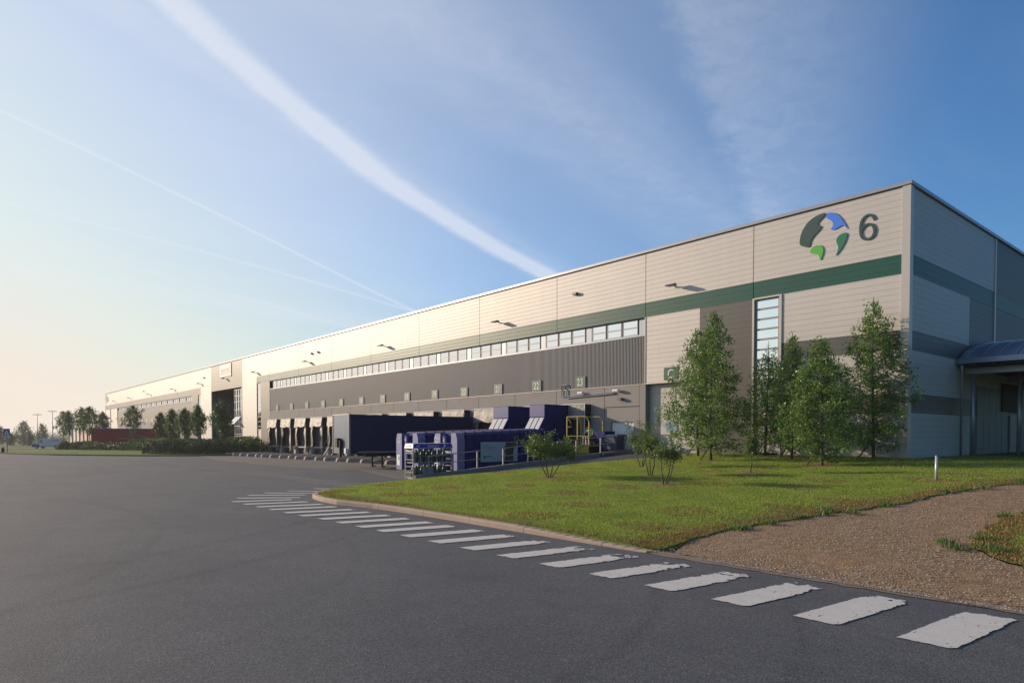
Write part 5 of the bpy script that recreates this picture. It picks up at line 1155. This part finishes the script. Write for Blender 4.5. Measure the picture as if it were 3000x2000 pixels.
# dock stair left of the navy trailer
T = thing('dock_stair', (-63, 28.5, 0), 'small galvanised stair with handrails up to the docks, left of the navy trailer', 'stair')
sx, sy = -62.9, 28.9
for i in range(5): MB().box(sx+i*.28, sx+i*.28+.27, 28.5, 29.3, .2*(i+1)-.03, .2*(i+1)).build('tread', M['alu'], T)
for y in (28.47, 29.3):
    MB().add([(sx-.1, y, 0), (sx+.1, y, 0), (sx+1.5, y, 1.02), (sx+1.3, y, 1.02), (sx-.1, y+.03, 0), (sx+.1, y+.03, 0), (sx+1.5, y+.03, 1.02), (sx+1.3, y+.03, 1.02)], [(0, 1, 2, 3), (7, 6, 5, 4), (0, 3, 7, 4), (1, 5, 6, 2)]).build('stringer', M['alu'], T)
    MB().tube([(sx, y, 0), (sx, y, .95), (sx+1.4, y, 1.95), (sx+1.4, y, 1.0)], .022, 6).build('handrail', M['alu'], T)

# ------------------------------------------------------------ post and chain at the track
CG = 'pale posts carrying the chain across the track'
for (x, y, lb) in ((-7.05, 22.38, 'slim pale metal post on the lawn where the chain across the track ends'), (-2.3, 28.6, 'slim pale post at the far end of the chain, outside the picture')):
    z = lz(x, y)-.02; T = thing('chain_post', (x, y, z), lb, 'post', CG); MB().tube([(x, y, z-.05), (x, y, z+.72)], .042, 12).build('pole', mat('pale_post', (.50, .50, .50), .4, .3) if 'pp' not in M else M['pp'], T, True)
    MB().lathe((x, y, z+.72), [(.046, 0), (.046, .02), (.02, .035)], 12).build('cap', M['frame'], T)
a, b = Vector((-7.05, 22.38, lz(-7, 22.4)+.66)), Vector((-2.3, 28.6, lz(-2, 28.6)+.66)); m_ = MB(); nl = 110; P = []
for i in range(nl+1): t = i/nl; p = a.lerp(b, t); p.z -= .62*4*t*(1-t)*.8; P.append(p)
for i in range(nl):
    d = (P[i+1]-P[i]).normalized(); s_ = Vector((0, 0, 1)) if i % 2 else Vector((-d.y, d.x, 0)).normalized(); q = (P[i]+P[i+1])/2
    m_.tube([q-d*.04, q-d*.03+s_*.014, q+d*.03+s_*.014, q+d*.04, q+d*.03-s_*.014, q-d*.03-s_*.014, q-d*.04], .004, 4, False)
tag(m_.build('barrier_chain', M['alu']), 'thin pale metal chain sagging from the pale post across the track', 'chain')

# ------------------------------------------------------------ far left: sign, bollard, masts, van, trailers
p = at_s(21, 81); z = .12; T = thing('crossing_sign', (p.x, p.y, z), 'square blue pedestrian crossing sign on a grey pole with a white plate below', 'road sign')
rz0 = math.atan2(rt.y, rt.x)
def loc(u, v, w, p=p): return (p.x+rt.x*u+fw0.x*v, p.y+rt.y*u+fw0.y*v, w)
MB().tube([(p.x, p.y, 0), (p.x, p.y, 2.95)], .045, 8).build('pole', M['frame'], T)
s = MB(); s.prism([(-.40, 2.17), (.40, 2.17), (.40, 2.93), (-.40, 2.93)], lambda a, b: loc(a, -.07, b), lambda a, b: loc(a, -.05, b)); s = s.build('sign_face', M['signblue'], T)
MB().prism([(-.42, 2.93), (.42, 2.93), (.42, 2.97), (-.42, 2.97)], lambda a, b: loc(a, -.07, b), lambda a, b: loc(a, -.05, b)).build('rim', M['white'], s)
MB().prism([(-.28, 2.28), (.28, 2.28), (0, 2.80)], lambda a, b: loc(a, -.08, b), lambda a, b: loc(a, -.071, b)).build('white_triangle', M['white'], s)
q = MB(); q.prism([(-.10, 2.30), (-.03, 2.30), (0, 2.42), (.05, 2.30), (.11, 2.30), (.03, 2.50), (.03, 2.6), (-.03, 2.6), (-.04, 2.46)], lambda a, b: loc(a, -.088, b), lambda a, b: loc(a, -.081, b)); q.build('walking_figure', M['black'], s)
q = MB(); q.prism([(-.34, 1.90), (.44, 1.90), (.44, 2.14), (-.34, 2.14)], lambda a, b: loc(a, -.07, b), lambda a, b: loc(a, -.05, b)); q = q.build('lower_plate', mat('lower_plate_grey', (.5, .49, .46), .5), T)
MB().prism([(-.18, 1.99), (.22, 1.99), (.22, 2.04), (-.18, 2.04)], lambda a, b: loc(a, -.078, b), lambda a, b: loc(a, -.071, b)).build('print', M['black'], q)
p = at_s(8, 80); T = thing('verge_bollard', (p.x, p.y, .1), 'short black bollard with a white top on the grass verge', 'bollard')
MB().lathe((p.x, p.y, .1), [(.16, 0), (.15, .5), (.13, .58), (.05, .62)], 12).build('body', M['black'], T, True); MB().lathe((p.x-.05, p.y-.03, .6), [(.09, .0), (.09, .08), (.03, .11)], 10).build('reflector_cap', M['white'], T)
def mast(px, s, top, lb, k):
    p = at_s(px, s); z = tz(p.x, p.y); T = thing('lamp_mast', (p.x, p.y, z), lb, 'street lamp', 'double-headed lamp masts'); MB().tube([(p.x, p.y, z), (p.x, p.y, top)], [.13, .07], 8).build('pole', M['frame'], T, True)
    MB().tube([(p.x, p.y, top-.1), (p.x, p.y, top+.4)], .03, 6).build('finial', M['frame'], T)
    for sg in (-1, 1):
        c = Vector((p.x, p.y, top))+rt*sg*.55*k; MB().cbox(c, 1.0*k, .35, .14, rz0).build('lamp_head', M['lamp'], T)
mast(155, 190, 9.0, 'tall lamp mast standing alone behind the white van', 1.1); mast(111, 200, 8.4, 'lamp mast half hidden behind the darker bushy tree', 1.25)
# van
p = at_s(145, 134); z = tz(p.x, p.y)+.03; T = thing('panel_van', (p.x, p.y, z), 'white panel van with dark windows parked beyond the verge', 'van')
def vp(u, v, w): return (p.x+rt.x*u+fw0.x*v, p.y+rt.y*u+fw0.y*v, z+w)
vpf = [(-2.78, .35), (-2.82, .75), (-2.62, .98), (-2.15, 1.16), (-1.25, 1.90), (-1.0, 1.98), (2.75, 2.0), (2.82, 1.8), (2.82, .38)]
MB().prism(vpf, lambda a, b: vp(a, -.95, b), lambda a, b: vp(a, .95, b)).build('body', mat('van_white', (.62, .63, .66), .35, coat=.5), T)
MB().prism([(-1.75, 1.14), (-1.12, 1.72), (-.72, 1.74), (-.72, 1.14)], lambda a, b: vp(a, -.965, b), lambda a, b: vp(a, -.951, b)).build('side_window', M['glassd'], T)
MB().add([vp(-2.12, -.82, 1.20), vp(-2.12, .82, 1.20), vp(-1.32, .78, 1.86), vp(-1.32, -.78, 1.86)], [(0, 1, 2, 3)]).build('windscreen', M['glassd'], T)
MB().prism([(-2.84, .28), (-1.35, .28), (-1.35, .36), (-1.5, .78), (-2.80, .78)], lambda a, b: vp(a, -.97, b), lambda a, b: vp(a, -.951, b)).build('front_bumper', M['jeans'], T)
MB().prism([(-1.35, .30), (2.8, .30), (2.8, .42), (-1.35, .42)], lambda a, b: vp(a, -.97, b), lambda a, b: vp(a, -.951, b)).build('sill', M['jeans'], T)
MB().prism([(.9, 1.48), (2.6, 1.48), (2.6, 1.58), (.9, 1.58)], lambda a, b: vp(a, -.965, b), lambda a, b: vp(a, -.951, b)).build('side_stripe', M['lamp'], T)
MB().prism([(-2.80, .82), (-2.62, .95), (-2.45, .95), (-2.55, .80)], lambda a, b: vp(a, -.97, b), lambda a, b: vp(a, -.951, b)).build('headlight', M['white'], T)
for u in (-1.95, 1.9):
    for sd_ in (-1, 1): 
        w = MB().tube([Vector(vp(u, sd_*.80, .33)), Vector(vp(u, sd_*.99, .33))], .34, 16).build('wheel', M['tyre'], T); MB().tube([Vector(vp(u, sd_*.991, .33)), Vector(vp(u, sd_*1.0, .33))], .2, 12).build('rim', M['alu'], w)
# trailers at the far docks
TG = 'trailers parked side by side at the far docks'
def far_trailer(x1, front, side, label, top=3.25):
    x0 = x1-2.5; y0 = 17.7; z = tz(x1, 0); T = thing('parked_trailer', ((x0+x1)/2, 23.5, z), label, 'trailer', TG)
    MB().box(x0, x1, y0+.06, 29.5, .75+z, top).build('body', side, T); MB().box(x0+.02, x1-.02, y0, y0+.059, .75+z, top-.03).build('front_panel', front, T)
    MB().box(x1, x1+.02, y0+.1, 29.4, top-.16, top-.05).build('blue_band', M['brandblue'], T)
    MB().box(x0-.02, x1+.03, y0-.02, 29.5, top, top+.06).build('roof_edge', M['white'], T)
    for y in (26, 27.3): MB().tube([(x1-.35, y, .5+z), (x1-.05, y, .5+z)], .48, 14).build('wheel', M['tyre'], T)
    MB().box(x1-.4, x1-.25, 20.4, 20.6, z, .75+z).build('landing_leg', M['black'], T); return T
T = far_trailer(-125.5, M['pink'], M['red'], 'long red trailer with blue top band and white roof edge, seen side on')
m_ = MB()
for i in range(9): m_.box(-125.498, -125.47, 21.6+i*.24, 21.74+i*.24, 1.55, 1.82)
for i in range(10): m_.box(-125.498, -125.47, 23.0+i*.2, 23.1+i*.2, 2.05, 2.2)
for cy, cz, r_ in ((25.3, 1.45, .62), (27.6, 1.5, .75)):
    for k in range(16):
        a0, a1 = k*math.pi/16, (k+1)*math.pi/16
        m_.add([(-125.47, cy+r_*math.cos(a0), cz+r_*math.sin(a0)), (-125.47, cy+r_*math.cos(a1), cz+r_*math.sin(a1)), (-125.47, cy+(r_-.14)*math.cos(a1), cz+(r_-.14)*math.sin(a1)), (-125.47, cy+(r_-.14)*math.cos(a0), cz+(r_-.14)*math.sin(a0))], [(0, 1, 2, 3)])
m_.build('side_graphics', mat('washed_white', (.42, .36, .36), .5), T)
for x1, c, s_, lb in ((-129.7, 'pink', 'red', 'pink-fronted trailer parked directly left of the long red trailer'), (-133.9, 'pink', 'cream', 'pale pink-fronted trailer, second left of the long red trailer'), (-138.2, 'cream', 'cream', 'cream trailer, third left of the long red trailer'), (-142.4, 'cream', 'cream', 'cream trailer, fourth left of the long red trailer'), (-147.0, 'cream', 'cream', 'cream trailer, leftmost at the far docks behind the leaning tree')):
    far_trailer(x1, M[c], M[s_], lb, 3.1)

# ------------------------------------------------------------ light evening haze over the distance
HZ = MB().box(-1600, 300, -400, 900, -2.2, 16).build('haze', None)
HZ['kind'] = 'stuff'; HZ['label'] = 'thin evening haze over the whole site'; HZ['category'] = 'haze'; HZ.data.materials.clear()
hm = bpy.data.materials.new('haze'); hm.use_nodes = True; ht = hm.node_tree; ht.nodes.remove(ht.nodes['Principled BSDF'])
pv = ht.nodes.new('ShaderNodeVolumePrincipled'); pv.inputs['Color'].default_value = (.93, .93, .95, 1); pv.inputs['Density'].default_value = .00032; pv.inputs['Anisotropy'].default_value = .3
ht.links.new(pv.outputs[0], ht.nodes['Material Output'].inputs['Volume']); HZ.data.materials.append(hm)
